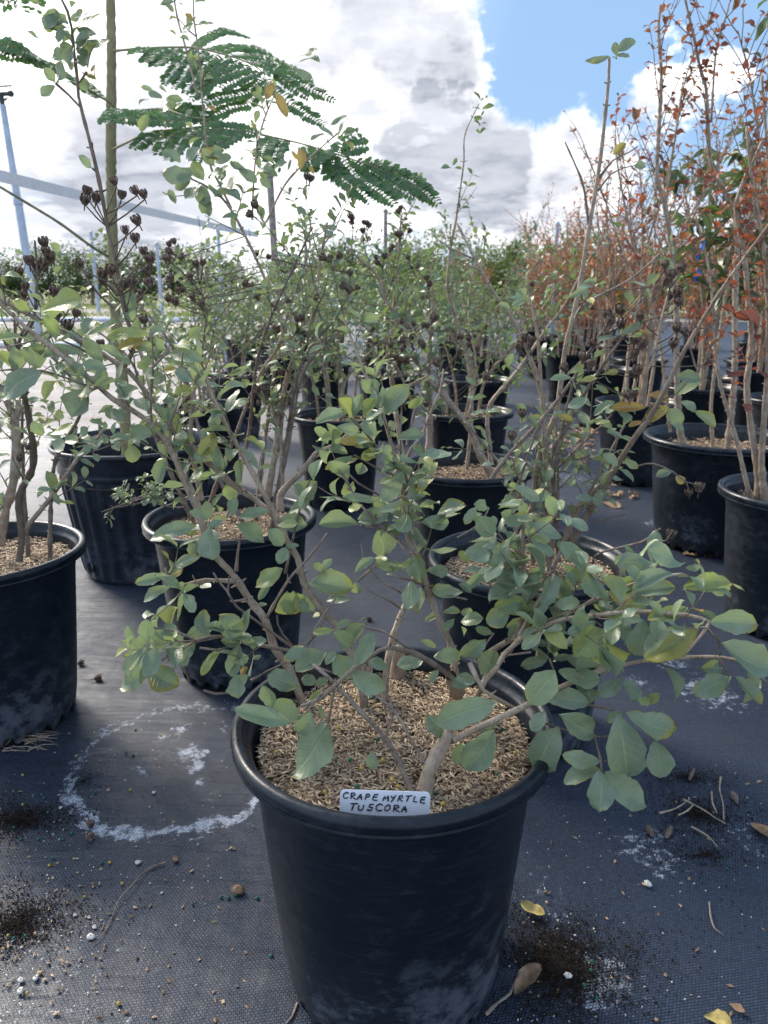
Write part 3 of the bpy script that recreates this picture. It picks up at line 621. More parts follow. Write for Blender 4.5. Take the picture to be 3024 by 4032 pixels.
# dark soil spills
def spill(sx, sy, rx, ry, n, name, label, L=.004):
    c = G(sx, sy); mb = MB(); a = RNG.random(n) * 6.283; r = np.abs(RNG.normal(size=n)) * .5; lob = 1 + .35 * np.sin(a * 3 + 1) + .2 * np.sin(a * 7)
    x = c[0] + rx * r * lob * np.cos(a); y = c[1] + ry * r * lob * np.sin(a); spindles(mb, x, y, .001 + RNG.random(n) * .0045 * np.exp(-r * 1.5), L, L * .55, 1.0, .3, 1.5)
    tag(mb.build(name, M['soilbits']), label, 'soil', kind='stuff')
spill(2200, 3800, .13, .13, 9000, 'spilled_soil', 'dark spilled potting soil against the right foot of the labelled pot'); spill(80, 3230, .12, .07, 3500, 'spilled_soil', 'dark crumbly soil spilled along the left edge of the cloth')
spill(70, 3640, .10, .09, 3000, 'spilled_soil', 'dark crumbly soil in the lower left corner of the cloth'); spill(2760, 3210, .14, .09, 1600, 'spilled_soil', 'scattered dark soil and roots on the cloth at right'); spill(2700, 3060, .12, .05, 700, 'spilled_soil', 'thin scatter of soil crumbs under the right hand leaves'); spill(2780, 3370, .16, .06, 600, 'spilled_soil', 'loose soil crumbs trailing across the cloth at right')
spill(330, 3080, .30, .25, 1300, 'soil_crumbs', 'fine soil crumbs around the white salt ring', .003)
# pale grit and husks spread thinly
mb = MB(); g = gnd_scatter(520, [('S', 0, 2750, 900, 4032, 3), ('S', 0, 3100, 400, 4032, 4), ('S', 2050, 3000, 3024, 4032, 2.2), ('S', 2000, 3600, 2350, 4032, 2)])
spindles(mb, g[:, 0], g[:, 1], g[:, 2] + .0015, .0032, .0022, .5, .25, 1.5); tag(mb.build('grit', M['perlite']), 'white grit specks sprinkled over the black cloth', 'grit', kind='stuff')
mb = MB(); g = gnd_scatter(190, [('S', 0, 2800, 1000, 4032, 3), ('S', 0, 3400, 420, 3950, 3), ('S', 2050, 2950, 3024, 4032, 2)]); spindles(mb, g[:, 0], g[:, 1], g[:, 2] + .002, .009, .0042, .4, .5, 1.3)
tag(mb.build('hull_litter', M['chip']), 'tan hulls and bark flakes lying loose on the cloth', 'litter', kind='stuff')
mb = MB(); g = np.concatenate([np.array(G(*cp('N', rnd(a, b), rnd(c, d)))).reshape(1, 3) for (a, b, c, d, n) in ((330, 600, 930, 1080, 170), (480, 620, 900, 950, 70), (690, 900, 1200, 1260, 60), (420, 560, 1080, 1140, 30), (690, 780, 1300, 1330, 18), (820, 870, 1300, 1340, 12), (1150, 1400, 1640, 1690, 60), (1440, 1659, 1040, 1130, 20), (100, 400, 980, 1050, 40)) for i in range(n)])
spindles(mb, g[:, 0], g[:, 1], g[:, 2] + .006, .032, .016, .6, .3, 1.3); tag(mb.build('leaf_litter', M['chip']), 'brown leaf litter around the right hand rows of pots', 'litter', kind='stuff')
# fertilizer beads, countable
def bead_mesh(m, r):
    mb = MB(); lathe(mb, [(.0001, -r), (r * .7, -r * .7), (r, 0), (r * .72, r * .68), (.0001, r * .95)], 10); o = mb.build('fertilizer_bead', m); me = o.data; bpy.data.objects.remove(o); return me
BG, BY = bead_mesh(M['green_bead'], .0027), bead_mesh(M['yellow_bead'], .0026)
def bead(p, me, col, where):
    o = bpy.data.objects.new('fertilizer_bead', me); COL.objects.link(o); o.location = tuple(p); s = rnd(.8, 1.15); o.scale = (s, s, s * .9)
    tag(o, 'tiny %s fertilizer bead %s' % (col, where), 'fertilizer bead', '%s beads %s' % (col, where))
C5_ = (0, 2600, .9114)
for (x, y) in ((585, 300), (545, 400), (575, 408), (378, 340), (38, 523), (180, 580), (413, 568), (207, 657), (663, 690), (310, 747), (228, 855), (440, 873), (272, 773), (90, 772), (165, 772), (832, 1053), (955, 1023), (987, 1026), (1019, 1015), (1112, 1027), (1172, 1277), (110, 1190), (60, 1200), (330, 225), (60, 722), (280, 548), (190, 592), (232, 245)):
    bead(G(x * .9114, 2600 + y * .9114, .003), BG, 'green', 'on the black cloth at left')
for (x, y) in ((98, 495), (563, 558), (98, 622), (213, 885), (528, 963), (320, 856), (474, 872), (695, 323), (118, 1436), (513, 1482), (35, 1188), (365, 1020)):
    bead(G(x * .9114, 2600 + y * .9114, .003), BY, 'yellow', 'on the black cloth at left')
for (x, y) in ((895, 1338), (920, 1458), (900, 1300), (865, 1402), (1480, 898)): bead(G(1512 + x * .9114, 2600 + y * .9114, .004), BG, 'green', 'on the soil and cloth at right')
# pale stones and seeds one can pick out
def lump(p, r, m, label, cat='stone'):
    mb = MB(); s = random.random() * 9
    lathe(mb, [(.001, -.5 * r), (.8 * r, -.35 * r), (r, .1 * r), (.75 * r, .5 * r), (.001, .65 * r)], 9, lambda i, a, rr, zz: (rr * (1 + .25 * np.sin(a * 2 + s + i) + .15 * np.sin(a * 3.3 + s)), zz + .1 * r * np.sin(a * 2 + s)))
    tag(mb.build('stone' if cat == 'stone' else 'seed_husk', m, off=(0, 0, 0)), label, cat).location = tuple(p)
for i, (x, y, r) in enumerate(((597, 873, .007), (665, 570, .005), (392, 1195, .0085), (88, 1428, .007), (90, 1382, .006), (155, 1372, .006), (325, 1100, .0045), (408, 1152, .005), (262, 636, .0045), (385, 1110, .004), (700, 1003, .0035))):
    lump(G(x * .9114, 2600 + y * .9114, .002), r * .68, M['perlite'], 'white grit stone ' + ('between the salt ring and the long root', 'inside the salt ring', 'at the lower end of the long root, largest of them', 'near the lower left corner, rounder one', 'above the rounder corner stone', 'lying right of the corner pair of stones', 'left of the long root, upper one', 'beside the long root near its end', 'left of the salt ring', 'in the hull cluster by the root', 'right of the long root, smallest')[i], 'stone')
lump(G(1027 * .9114, 2600 + 993 * .9114, .006), .0095, M['dryleaf'], 'round brown seed husk above the green beads', 'husk'); lump(G(759 * .9114, 2600 + 857 * .9114, .004), .006, M['dryleaf'], 'small tan seed husk at the tip of the long root', 'husk')
lump(G(2550 + 0, 3480, .004), .006, M['perlite'], 'white grit stone on the cloth right of the soil spill', 'stone'); lump(G(1512 + 795 * .9114, 2600 + 1362 * .9114, .006), .005, M['perlite'], 'white grit stone lying in the dark soil spill', 'stone')
# fallen capsules
for i, (c, x, y, s) in enumerate((('B', 505, 1750, 1.45), ('B', 615, 1845, 1.6), ('Q', 428, 0, 0), ('3', 735, 700, 1.4), ('8', 345, 1222, 1.8), ('8', 466, 1243, 1.9), ('S', 355, 3292, 1.3), ('D', 196, 1778, 1.2))):
    if s == 0: continue
    p = G(*cp(c, x, y), .007); o = bpy.data.objects.new('fallen_capsule', CAPME); COL.objects.link(o); o.location = tuple(p); o.scale = (s, s, s); o.rotation_euler = (rnd(.6, 1.8), rnd(-.5, .5), rnd(0, 6))
    tag(o, 'dark fallen seed capsule ' + ('beside the left edge pot, upper of two', 'beside the left edge pot, lower and more open', '', 'on the cloth between the front stems', 'on the pale yard at left, smaller', 'on the pale yard at left, larger', 'at the edge of the left soil spill', 'just below the salt ring on the soil')[i], 'seed capsule')
# dry leaves, roots
def dry_leaf(b, t, wr, m, label, lift=.012):
    mb = MB(); rows = [(*b, *t, *uvec([.1, -.3, 1]), wr, .7, -.18, .5)]; leaf_rows_to_mesh(mb, rows, 10, 8); o = mb.build('dry_leaf', M[m], off=b); o.location = tuple(b); tag(o, label, 'dry leaf', 'dry fallen leaves')
def gz(c, x, y, z): return G(*cp(c, x, y), z)
dry_leaf(gz('S', 2050, 3555, .012), gz('S', 2145, 3600, .006), .55, 'dryleaf_y', 'curled tan leaf on the cloth right of the labelled pot')
dry_leaf(gz('S', 2025, 3915, .02), gz('S', 2130, 3800, .035), .42, 'dryleaf', 'crumpled brown leaf standing on the dark soil spill')
dry_leaf(gz('S', 2770, 4000, .006), gz('S', 2880, 4032, .008), .6, 'dryleaf_y', 'yellow leaf with brown spots at the lower right edge')
dry_leaf(gz('S', 2955, 3240, .006), gz('S', 3050, 3300, .012), .5, 'dryleaf', 'curled brown leaf at the right edge of the cloth')
dry_leaf(gz('N', 640, 1350, .01), gz('N', 765, 1385, .006), .35, 'dryleaf', 'long brown dry leaf on the cloth behind the second pot')
dry_leaf(gz('S', 2870, 3950, .006), gz('S', 2935, 3990, .008), .45, 'dryleaf', 'small dark dry leaf beside the yellow one')
def root(pts, r, label, m='bark_grey', kind=0):
    mb = MB(); P_ = [gz(*q) for q in pts]; tube(mb, P_, np.linspace(r, r * .5, len(P_)), 5, .01, .3, kind); tag(mb.build('dry_root', M[m]), label, 'root', 'dry roots and twigs on the cloth')
U = lambda x, y, z=.003: ('S', x * .9114, 2600 + y * .9114, z)
root([U(715, 872), U(640, 900), U(570, 970, .008), U(510, 1040, .006), U(480, 1120), U(430, 1200), U(395, 1225)], .0012, 'long thin brown root curving across the cloth at left')
root([U(1285, 1480), U(1262, 1540), U(1235, 1568)], .0022, 'short brown root under the left foot of the labelled pot')
V_ = lambda x, y, z=.004: ('S', 1512 + x * .9114, 2600 + y * .9114, z)
root([V_(440, 1530), V_(490, 1480, .01), V_(545, 1440, .014), V_(560, 1400, .02), V_(590, 1350, .03)], .0028, 'pale root holding up the crumpled leaf in the soil spill')
root([V_(1405, 1045), V_(1412, 1110), V_(1430, 1160), V_(1465, 1185)], .0014, 'thin brown twig lying on the cloth at right')
for i, q in enumerate((((1455, 505), (1450, 560), (1465, 620), (1468, 690)), ((1290, 600), (1370, 640), (1430, 680), (1475, 705)), ((1270, 670), (1310, 650), (1340, 620)), ((1330, 720), (1400, 760), (1440, 805)), ((1415, 570), (1420, 620), (1440, 660)), ((1190, 660), (1260, 640), (1320, 600)))):
    root([V_(a, b, rnd(.003, .012)) for a, b in q], .002, 'dry root in the soil tangle at right, ' + ('upright one at its right', 'long pale one across its middle', 'short forked one', 'lowest one trailing right', 'short upright one', 'leftmost one')[i], 'bark', 0)
for i, (x, y) in enumerate(((1240, 720), (1140, 715), (1340, 470), (1505, 570))):
    a, b = gz(*V_(x, y, .006)), gz(*V_(x - 20 + 40 * (i % 2), y + 45, .004)); mb = MB(); tube(mb, [a, (a + b) / 2, b], [.003, .006, .003], 5, .01, .3, .6); tag(mb.build('bark_chip', M['bark_grey']), 'dark bark chip on the cloth at right, ' + ('long one below the root tangle', 'flat one left of the tangle', 'highest one near the pot', 'small round one beside the tangle')[i], 'bark chip')
rb = []
for q in range(26): rb.append(q)
mb = MB()
for q in rb:
    p = G(rnd(0, 130), rnd(2895, 2960), .004); e = p + np.array([rnd(.02, .08), rnd(-.02, .02), rnd(-.002, .01)]); tube(mb, [p, (p + e) / 2 + np.array([0, rnd(-.01, .01), .006]), e], [.0009, .0008, .0005], 4, .02, .2)
tag(mb.build('root_fringe', M['bark']), 'fringe of thin tan roots at the foot of the left edge pot', 'roots', kind='stuff')
# ================================================================== PLANTS
random.seed(21); RNG = np.random.default_rng(21)
# ---------------- A: the labelled pot in front
AX, AY = .012, .841
A = Plant('crape_myrtle', AX, AY, 'nearest green crape myrtle in a black pot with a handwritten white label', 'potted shrub')
std_pot(A.root); bed = mulch(A.root, .170, .352, 0); hb = MB(); husks(hb, 13500, 0, 0, .168, .352, .0115, .0018, pile=.010); h_ = hb.build('mulch_husks', M['husk'], bed); h_['kind'] = 'stuff'
S = A.stem
s1 = S("S:1200,2800,.93;S:1190,2765,.93;7:700,480,.94;7:590,330,.95;1:1340,1130,.96;1:1210,960,.97;1:1080,760,.98;1:930,600,.98;1:850,450,.99;1:790,250,1.0;1:700,50,1.0;8:1400,1510,1.0;8:1250,1300,1.0;8:1060,1160,1.0;8:920,1080,1.0;8:740,920,1.0;8:460,690,1.0;8:250,530,1.0;8:0,300,1.0;8:-90,220,1", .0058, .0026)
s2 = S("3:690,1480,.91;3:680,1300,.91;3:600,1000,.93;3:470,760,.95;3:330,600,.96;3:200,400,.97;3:150,200,.98;3:60,60,.99;1:1440,310,1.0;1:1240,130,1.02;1:1060,10,1.03;8:1600,1500,1.04;8:1370,1270,1.05;8:1120,930,1.06;8:1000,820,1.06;8:780,680,1.07;8:450,500,1.07;8:290,420,1.08;8:0,270,1.08;8:-90,230,1.08", .0056, .0022, 'bark', .25)
s3 = S("1:1450,330,1.0;1:1330,100,1.0;9:930,980,1.0;9:830,800,1.0;9:720,600,1.0;9:640,430,1.02;9:590,270,1.02", .0042, .0022)
s4 = S("3:840,1480,.91;3:850,1380,.92;3:885,1050,.93;3:950,780,.94;3:1030,580,.95;3:1100,400,.96;3:1120,300,.96;2:1090,1480,.97;2:1030,1250,.97;2:990,1000,.97;2:950,850,.98;2:880,600,.98;2:830,430,.98;2:750,260,.99;2:640,0,1.0;S:1355,1255,1.0", .0050, .0014)
s5 = S("3:1470,1400,.92;3:1450,1300,.92;3:1410,950,.93;3:1330,760,.94;3:1250,560,.95;3:1190,380,.95;3:1150,220,.96;3:1060,80,.965;2:1020,1300,.97;2:1000,1050,.975;2:960,900,.98", .0054, .0026, 'bark', .1)
s6 = S("2:960,900,.98;2:880,840,.98;2:790,740,.97;2:680,600,.97;2:580,510,.96", .0024, .0014, 'bark_grey', .4, 6)
s7 = S("2:1110,1600,.96;2:960,1490,.95;2:830,1390,.95;2:740,1300,.94;2:650,1210,.94;2:590,1100,.94;2:540,1000,.94;2:480,930,.94;2:445,880,.94", .0026, .0012, 'bark_grey', .2, 6)
s8 = S("2:1010,920,.98;2:1080,760,.99;2:1170,640,1.0;2:1230,480,1.0;2:1310,300,1.0;2:1330,200,1.0;2:1340,110,1.0", .0020, .0010, 'bark_grey', 0, 6)
S("3:1430,1200,.86;3:1400,1170,.86;3:1200,1030,.84;3:1000,950,.82;3:900,930,.81;3:810,960,.80;3:700,1040,.79;3:600,1110,.78;3:470,1230,.77;3:350,1340,.76;3:180,1410,.75", .0036, .0018, 'bark', .6)
S("E:912,800,.73;E:905,785,.735;E:850,660,.745;E:800,570,.755;E:720,480,.765;E:600,350,.775;E:540,290,.78;E:480,240,.79", .0036, .0018, 'bark_grey', .2)
S("E:985,700,.74;E:975,680,.74;E:900,560,.75;E:840,450,.76;E:760,380,.77;E:640,310,.78", .0019, .0012, 'bark_grey', .0, 6)
s12 = S("E:1085,568,.745;E:1250,490,.76;5:400,560,.77;5:640,440,.78;5:860,330,.78;5:1040,260,.79;6:500,1190,.78;6:880,1160,.78;6:1200,1155,.77;6:1420,1200,.76;6:1700,1260,.75", .0040, .0015)
S("E:960,805,.725;E:968,780,.73;E:985,700,.738;E:1020,630,.742;E:1062,560,.745;E:1080,500,.745", .0088, .0056, 'bark', 0, 12)
s13 = S("S:1880,2740,.88;S:1905,2690,.87;4:230,1600,.86;4:310,1500,.85;4:420,1380,.84;4:490,1290,.84;4:720,1170,.82;4:900,1110,.81;4:1200,1080,.8;6:160,750,.79;6:450,730,.78;6:880,760,.76;6:1030,790,.755;6:1110,820,.75;6:1090,880,.745;6:1030,960,.74;6:950,1050,.74;6:870,1140,.74", .0038, .0014)
s14 = S("4:160,1460,.87;4:320,1350,.86;4:500,1250,.86;4:720,1140,.85;4:900,1070,.84;4:1120,960,.84;6:60,620,.84;6:380,480,.84;6:700,400,.85;6:850,380,.85;6:910,400,.85", .0038, .0013)
s15 = S("4:420,1400,.86;4:480,1280,.86;4:520,1150,.86;4:560,1050,.86;4:540,900,.87;4:550,800,.87;4:540,600,.87;4:540,400,.88;4:520,330,.88", .0032, .0018, 'bark_grey', .2)
S("4:500,1260,.85;4:560,1150,.85;4:640,1010,.85;4:720,880,.85;4:790,750,.85", .0026, .0022)
S("5:90,200,.80;5:150,330,.79;5:190,400,.79;5:320,480,.79;5:480,560,.79", .0030, .0018)
S("5:170,380,.80;5:200,330,.81;5:280,250,.82;5:340,140,.83;5:430,60,.84;5:530,0,.85", .0036, .0028)
S("3:1400,1160,.87;3:1450,1290,.90", .008, .009, 'bark', .1)
s19 = S("1:1540,1375,.93;1:1300,1330,.92;1:1120,1300,.91;1:1000,1260,.90;1:880,1255,.89;1:770,1290,.88;1:680,1350,.88;1:560,1420,.87;1:380,1490,.86", .0028, .0012, 'bark', .55, 7)
s20 = S("1:1080,805,.975;1:850,800,.96;1:700,830,.95;1:580,850,.94;1:545,780,.93;1:520,700,.93", .0030, .0014, 'bark', .25, 7)
S("1:1560,1350,.95;1:1400,1230,.94;1:1250,1120,.94;1:1100,1010,.93;1:1020,880,.93;1:950,800,.93;1:915,740,.93", .0022, .0012, 'bark_grey', .3, 6)
S("1:1100,720,.98;1:1110,600,.98;1:1135,420,.98", .0022, .0015, 'bark_grey', 0, 6)
S("1:1340,1120,.96;1:1450,920,.95;1:1560,750,.94;1:1659,650,.94;3:320,100,.94;3:390,0,.94", .0022, .0012, 'bark_grey', .1, 6)
S("1:1500,740,.95;1:1540,560,.95;1:1580,380,.95;1:1640,130,.95;1:1700,-20,.95", .0020, .0010, 'bark_grey', .6, 6)
# upper left wand with the capsules
sw = S("8:1010,830,1.06;L:560,690,1.05;L:520,560,1.04;L:480,340,1.04;L:455,250,1.04;L:430,100,1.03;0:690,1180,1.03;0:640,980,1.03;0:600,830,1.03;0:570,700,1.03;0:560,560,1.03;0:540,400,1.03;0:520,200,1.03;0:490,80,1.03;0:430,-40,1.03", .0030, .0013, 'bark', .6, 7)
for t in ("0:405,605,1.03;0:500,690,1.03;0:580,775,1.03", "0:670,1220,1.03;0:700,1250,1.03", "0:630,520,1.03;0:575,600,1.03", "1:525,1195,.88;1:610,1215,.88;1:690,1250,.88;1:760,1290,.88", "1:800,1350,.89;1:960,1370,.89;1:1110,1310,.90",
          "1:1190,950,.95;1:1130,965,.95;1:1050,970,.95", "1:1030,890,.95;1:1040,830,.95;1:1040,770,.95", "1:1430,1080,.95;1:1440,1160,.95;1:1480,1240,.95;1:1560,1330,.95", "3:1180,420,.95;3:1060,380,.94;3:950,355,.94;3:880,340,.94",
          "3:1000,620,.95;3:880,540,.94;3:760,480,.94;3:690,430,.94", "3:1040,510,.95;3:950,455,.94;3:850,410,.94;3:790,350,.94;3:740,290,.94;3:690,200,.94;3:665,85,.94", "3:640,390,.94;3:740,300,.94;3:840,220,.94", "3:460,530,.93;3:380,640,.92;3:300,760,.91;3:230,920,.9",
          "3:300,800,.88;3:460,790,.87;3:600,760,.87;3:700,690,.87", "3:680,760,.85;3:850,800,.85;3:1000,900,.84;3:1180,1000,.84", "3:1100,500,.95;3:1200,500,.95;3:1400,510,.94;3:1530,540,.94", "2:560,960,.97;2:640,1040,.97;2:800,1130,.97;2:910,1200,.97;2:1060,1100,.97",
          "2:1040,730,1.0;2:1080,560,1.0;2:1150,330,1.0;2:1165,260,1.0", "2:990,850,1.0;2:990,640,1.0;2:1000,440,1.0;2:1000,400,1.0", "2:1230,480,1.0;2:1160,400,1.0", "2:1000,800,.99;2:960,740,.99", "2:610,810,.98;2:700,860,.98;2:830,940,.98;2:960,980,.98",
          "2:690,1390,.95;2:800,1410,.95;2:860,1400,.95", "2:1050,1100,.98;2:1130,980,.98;2:1145,880,.98", "7:1065,650,.78;7:1050,780,.775;7:1020,930,.77", "7:1550,850,.76;7:1520,960,.75;7:1470,1100,.75", "7:1500,680,.8;7:1560,840,.77", "7:1080,620,.78;7:950,700,.76;7:870,800,.75;7:800,900,.74",
          "7:390,580,.9;7:530,500,.91;7:680,430,.92", "7:0,660,.86;7:100,690,.86;7:240,680,.87", "7:870,440,.85;7:980,490,.84;7:1100,530,.83", "7:850,280,.9;7:940,180,.9;7:990,60,.9", "5:590,620,.77;5:720,670,.77;5:850,710,.77;5:1040,740,.76;5:1330,700,.75", "5:950,510,.77;5:1060,525,.76;5:1180,565,.75;5:1290,575,.74", "5:1050,990,.73;5:1040,900,.74;5:1000,740,.76",
          "5:670,170,.8;5:700,250,.79", "5:540,125,.82;5:430,140,.82;5:350,150,.83", "6:1200,1150,.77;6:1300,1330,.75", "6:1100,900,.75;6:1210,1010,.74;6:1210,1140,.75", "4:1060,1090,.81;4:1180,1170,.80", "4:830,1050,.83;4:790,1000,.83", "4:0,450,.93;4:200,330,.93;4:260,210,.93", "4:150,1450,.85;4:250,1300,.85;4:300,1230,.85", "1:380,1490,.86;1:400,1560,.86",
          "8:930,340,1.07;8:800,220,1.05;8:700,80,1.04;8:680,20,1.04", "8:960,240,1.05;8:860,130,1.04", "8:350,850,1.0;8:100,840,1.0;8:-60,850,1.0", "8:760,1000,1.0;8:600,930,1.0;8:420,870,1.0;8:350,850,1.0", "8:780,740,1.06;8:640,660,1.05;8:480,590,1.04", "8:1240,1290,1.0;8:1230,1100,1.0;8:1250,800,1.0;8:1240,540,1.0", "8:1390,1450,1.0;8:1400,1260,1.0;8:1470,1050,1.0;8:1490,700,1.0", "8:1240,830,1.0;8:1380,690,1.0", "8:1380,1300,1.03;8:1500,1040,1.03;8:1560,960,1.03"):
    A.twig(t)
R_ = A.rows
traced_leaves(R_, '1', .95, "870,305,715,235,.45;870,300,850,150,.55;775,350,390,470,.38;890,370,900,630,.88,.93;790,480,720,590,.8;1100,290,1375,240,.35;1090,340,1330,490,.65,.93;1010,300,860,360,.4;1040,270,1110,140,.6;1360,380,1490,510,.8;1430,350,1600,330,.5;1640,130,1590,10,.6;1510,530,1440,660,.8;1500,520,1610,510,.4;555,740,800,600,.3;530,750,270,820,.4;560,760,660,690,.6p;560,850,340,970,.36;570,1195,600,1030,.8;525,1200,225,1420,.45;690,1250,900,1210,.55;680,1240,570,1380,.35;380,1480,350,1340,.6;380,1480,180,1410,.35;375,1500,150,1680,.5,.86;385,1495,630,1660,.75,.86;760,1310,620,1490,.8;970,1350,810,1580,.3y;1130,1300,960,1080,.7,.9;1135,1300,970,1290,.5,.9;1130,1320,1060,1590,.5,.9;1140,1290,1350,1290,.35,.9;1150,1240,1210,1030,.4,.91;1480,700,1250,850,.6;1380,800,1280,960,.35;1520,890,1510,1080,1.0;1600,900,1659,1060,.7;1500,1460,1659,1350,.5,.9;1200,1440,1110,1420,.6;1190,1500,1140,1570,.6o;1190,1570,1040,1659,.6;1300,1410,1230,1450,.5;1260,1020,1350,990,.4;780,400,705,425,.6y")
traced_leaves(R_, '7', .82, "770,640,530,530,.75,.86;290,560,290,725,1.0,.88;730,930,250,815,.35,.74;560,790,480,620,.6,.75;790,900,580,740,.75,.75;1018,930,740,1350,.60,.72;880,960,830,850,.8,.74;1230,450,1400,190,.45,.79;1210,300,1060,200,.6,.86;1210,310,1300,110,.5,.86;1020,345,750,500,.6,.86;830,310,660,420,.5,.87;1060,360,1220,560,.7;1090,340,1000,450,.5;1215,520,1490,650,.6,.78;1240,550,1400,600,.4,.8;930,590,800,570,.8,.85;1020,560,920,620,.6,.85;1390,1150,1370,1310,.6,.7;1070,170,890,190,.35y;1080,160,1210,90,.4,.87;960,650,870,740,.5;990,880,940,820,.7;1350,420,1500,480,.5,.83;760,1000,880,850,.6,.73")
traced_leaves(R_, '2', .965, "590,510,480,350,.55;600,510,680,310,.5;545,465,300,540,.5;680,520,790,350,.45y;860,480,1035,240,.5;790,660,700,520,.9;660,620,480,580,.45;520,620,300,700,.42y;750,680,490,710,.3p;780,720,570,720,.5;830,760,670,840,.6;960,860,830,790,.8;600,820,370,930,.3;640,840,470,920,.35;680,880,640,970,.9;960,920,830,960,.5;1010,940,820,1190,.45;960,680,1180,640,.5;940,620,900,530,.6;1060,430,1180,360,.4y;190,1170,300,1030,.8;670,1390,320,1380,.4;790,1200,520,1150,.25;880,1270,1120,1240,.6;640,1360,900,1290,.5;640,1340,820,1250,.4;800,1420,850,1630,1.0;870,1410,1000,1450,.7;1160,1360,1390,1360,.6;1280,1310,1520,1220,.5;70,1290,250,1180,.4;230,1390,0,1350,.7;950,640,910,650,.8y;560,800,400,760,.5;1000,1210,1060,1300,.6")
traced_leaves(R_, '3', .945, "220,410,610,440,.5;380,550,570,540,.4;110,470,70,660,.9;170,500,280,640,.8;620,400,640,490,.9;620,320,780,200,.4;780,200,880,220,.3y;880,330,960,285,.5;350,310,430,210,.5;350,310,290,240,.6;1500,480,1240,460,.5;1380,320,1210,310,.5;1310,640,1190,720,.4;1340,650,1480,640,.5;1480,650,1580,640,.8;1480,720,1659,690,.6;1430,700,1330,790,.4;1480,760,1510,840,.5;1260,1010,1490,1000,.6,.86;1480,1000,1659,890,.6,.87;1150,870,1280,930,.4,.88;1180,1040,960,1080,.6,.9;1300,1110,1230,1220,.5,.87;1600,1200,1400,1230,.5,.84;300,640,290,690,.8;1500,460,1659,320,.4")
traced_leaves(R_, '4', .88, "160,270,290,440,.8,.9;160,200,60,340,.5,.9;250,200,150,180,.5,.9;330,180,530,170,.35;480,20,680,150,.5;450,300,370,240,.6;480,270,620,310,.6;850,455,620,340,.55;560,430,760,480,.4;390,510,60,590,.55,.89;480,560,500,440,.7;370,620,590,620,.5;840,490,1030,650,.6;870,790,1130,690,.4;530,740,310,760,.4;320,790,200,790,.6;50,730,200,710,.4;690,770,590,780,.8;730,690,590,740,.5;820,950,840,810,1.3;570,860,720,830,.4;750,1000,310,990,.36y;430,1040,240,1150,.8,.86;290,1230,150,1190,.4;715,1140,560,1090,.6,.84;800,1000,1000,970,.6,.84;850,1080,800,1240,.9,.82;1130,1140,900,1230,.5,.81;1200,1190,960,1420,.7,.79;1240,950,1010,800,.65,.82;1490,1020,1240,890,.35,.82p;1210,1160,1420,1030,.38,.81y;1620,660,1300,660,.45,.84;1310,860,1480,760,.6,.86;790,1380,740,1250,.7,.85;330,1530,200,1390,.8,.84;30,1420,230,1290,.5,.86;740,1450,520,1500,.45,.82;780,1440,920,1420,.45,.82;1250,1500,1230,1300,.8,.83;1240,1510,1060,1440,.5,.84;900,1090,760,1030,.6,.86;560,290,380,330,.5;120,900,10,830,.5,.9;400,1180,600,1150,.6,.88;520,1180,420,1280,.7,.88;0,1580,150,1630,.6,.82;320,620,250,700,.5,.9;700,600,560,520,.6,.92;100,640,20,560,.5,.92;1700,800,1440,840,.5,.84")
traced_leaves(R_, '5', .77, "270,685,50,970,.6,.74;730,665,580,1010,.6,.74;740,580,1000,720,.6,.75;640,550,540,700,.6,.76;710,255,520,500,.72,.77;740,255,1050,330,.48,.77;650,480,960,490,.5,.76;960,500,960,380,.8,.78;1200,310,1020,440,.5,.76;1220,330,1310,480,.8,.77;1400,500,1470,430,.7,.75;1400,500,1310,470,.6,.75;1220,560,1590,690,.52,.72;1165,570,1240,1040,.58,.71;1435,765,1470,1040,.75,.72;1320,760,1320,940,.35,.74;1040,915,765,865,.5,.73;1040,980,770,1075,.45,.72;1035,985,1030,1280,.75,.71;1070,990,1370,1240,.55,.71;1130,1100,1100,1250,.3,.73;30,780,0,950,.6,.75;860,360,940,440,.5,.79;1200,560,1080,630,.5,.75;300,640,120,670,.5,.78")
traced_leaves(R_, 'E', .72, "1280,405,1010,500,.44,.70;1030,560,980,460,.7,.75")
traced_leaves(R_, '6', .80, "865,285,530,150,.55,.84;850,310,680,280,.3,.86;890,320,1030,310,.5,.84;860,500,1325,465,.42,.79;1110,490,1250,580,.5,.84y;1320,470,1440,530,.3,.79y;770,370,390,530,.35,.82;390,560,800,490,.42,.81;410,600,570,660,.7,.82;910,690,550,800,.35,.77;1110,830,1565,850,.52,.74;510,810,420,1140,.75,.76;1010,890,500,1180,.52,.74;1230,1020,1700,1280,.6,.72;1210,1250,1040,1260,.6,.76;1310,1330,960,1500,.5,.73;1345,1330,1600,1600,.45,.73;1480,1260,1580,1430,.8,.74;960,700,1050,730,.5,.76o;80,640,180,690,.5,.83;1659,1300,1500,1240,.5,.75")
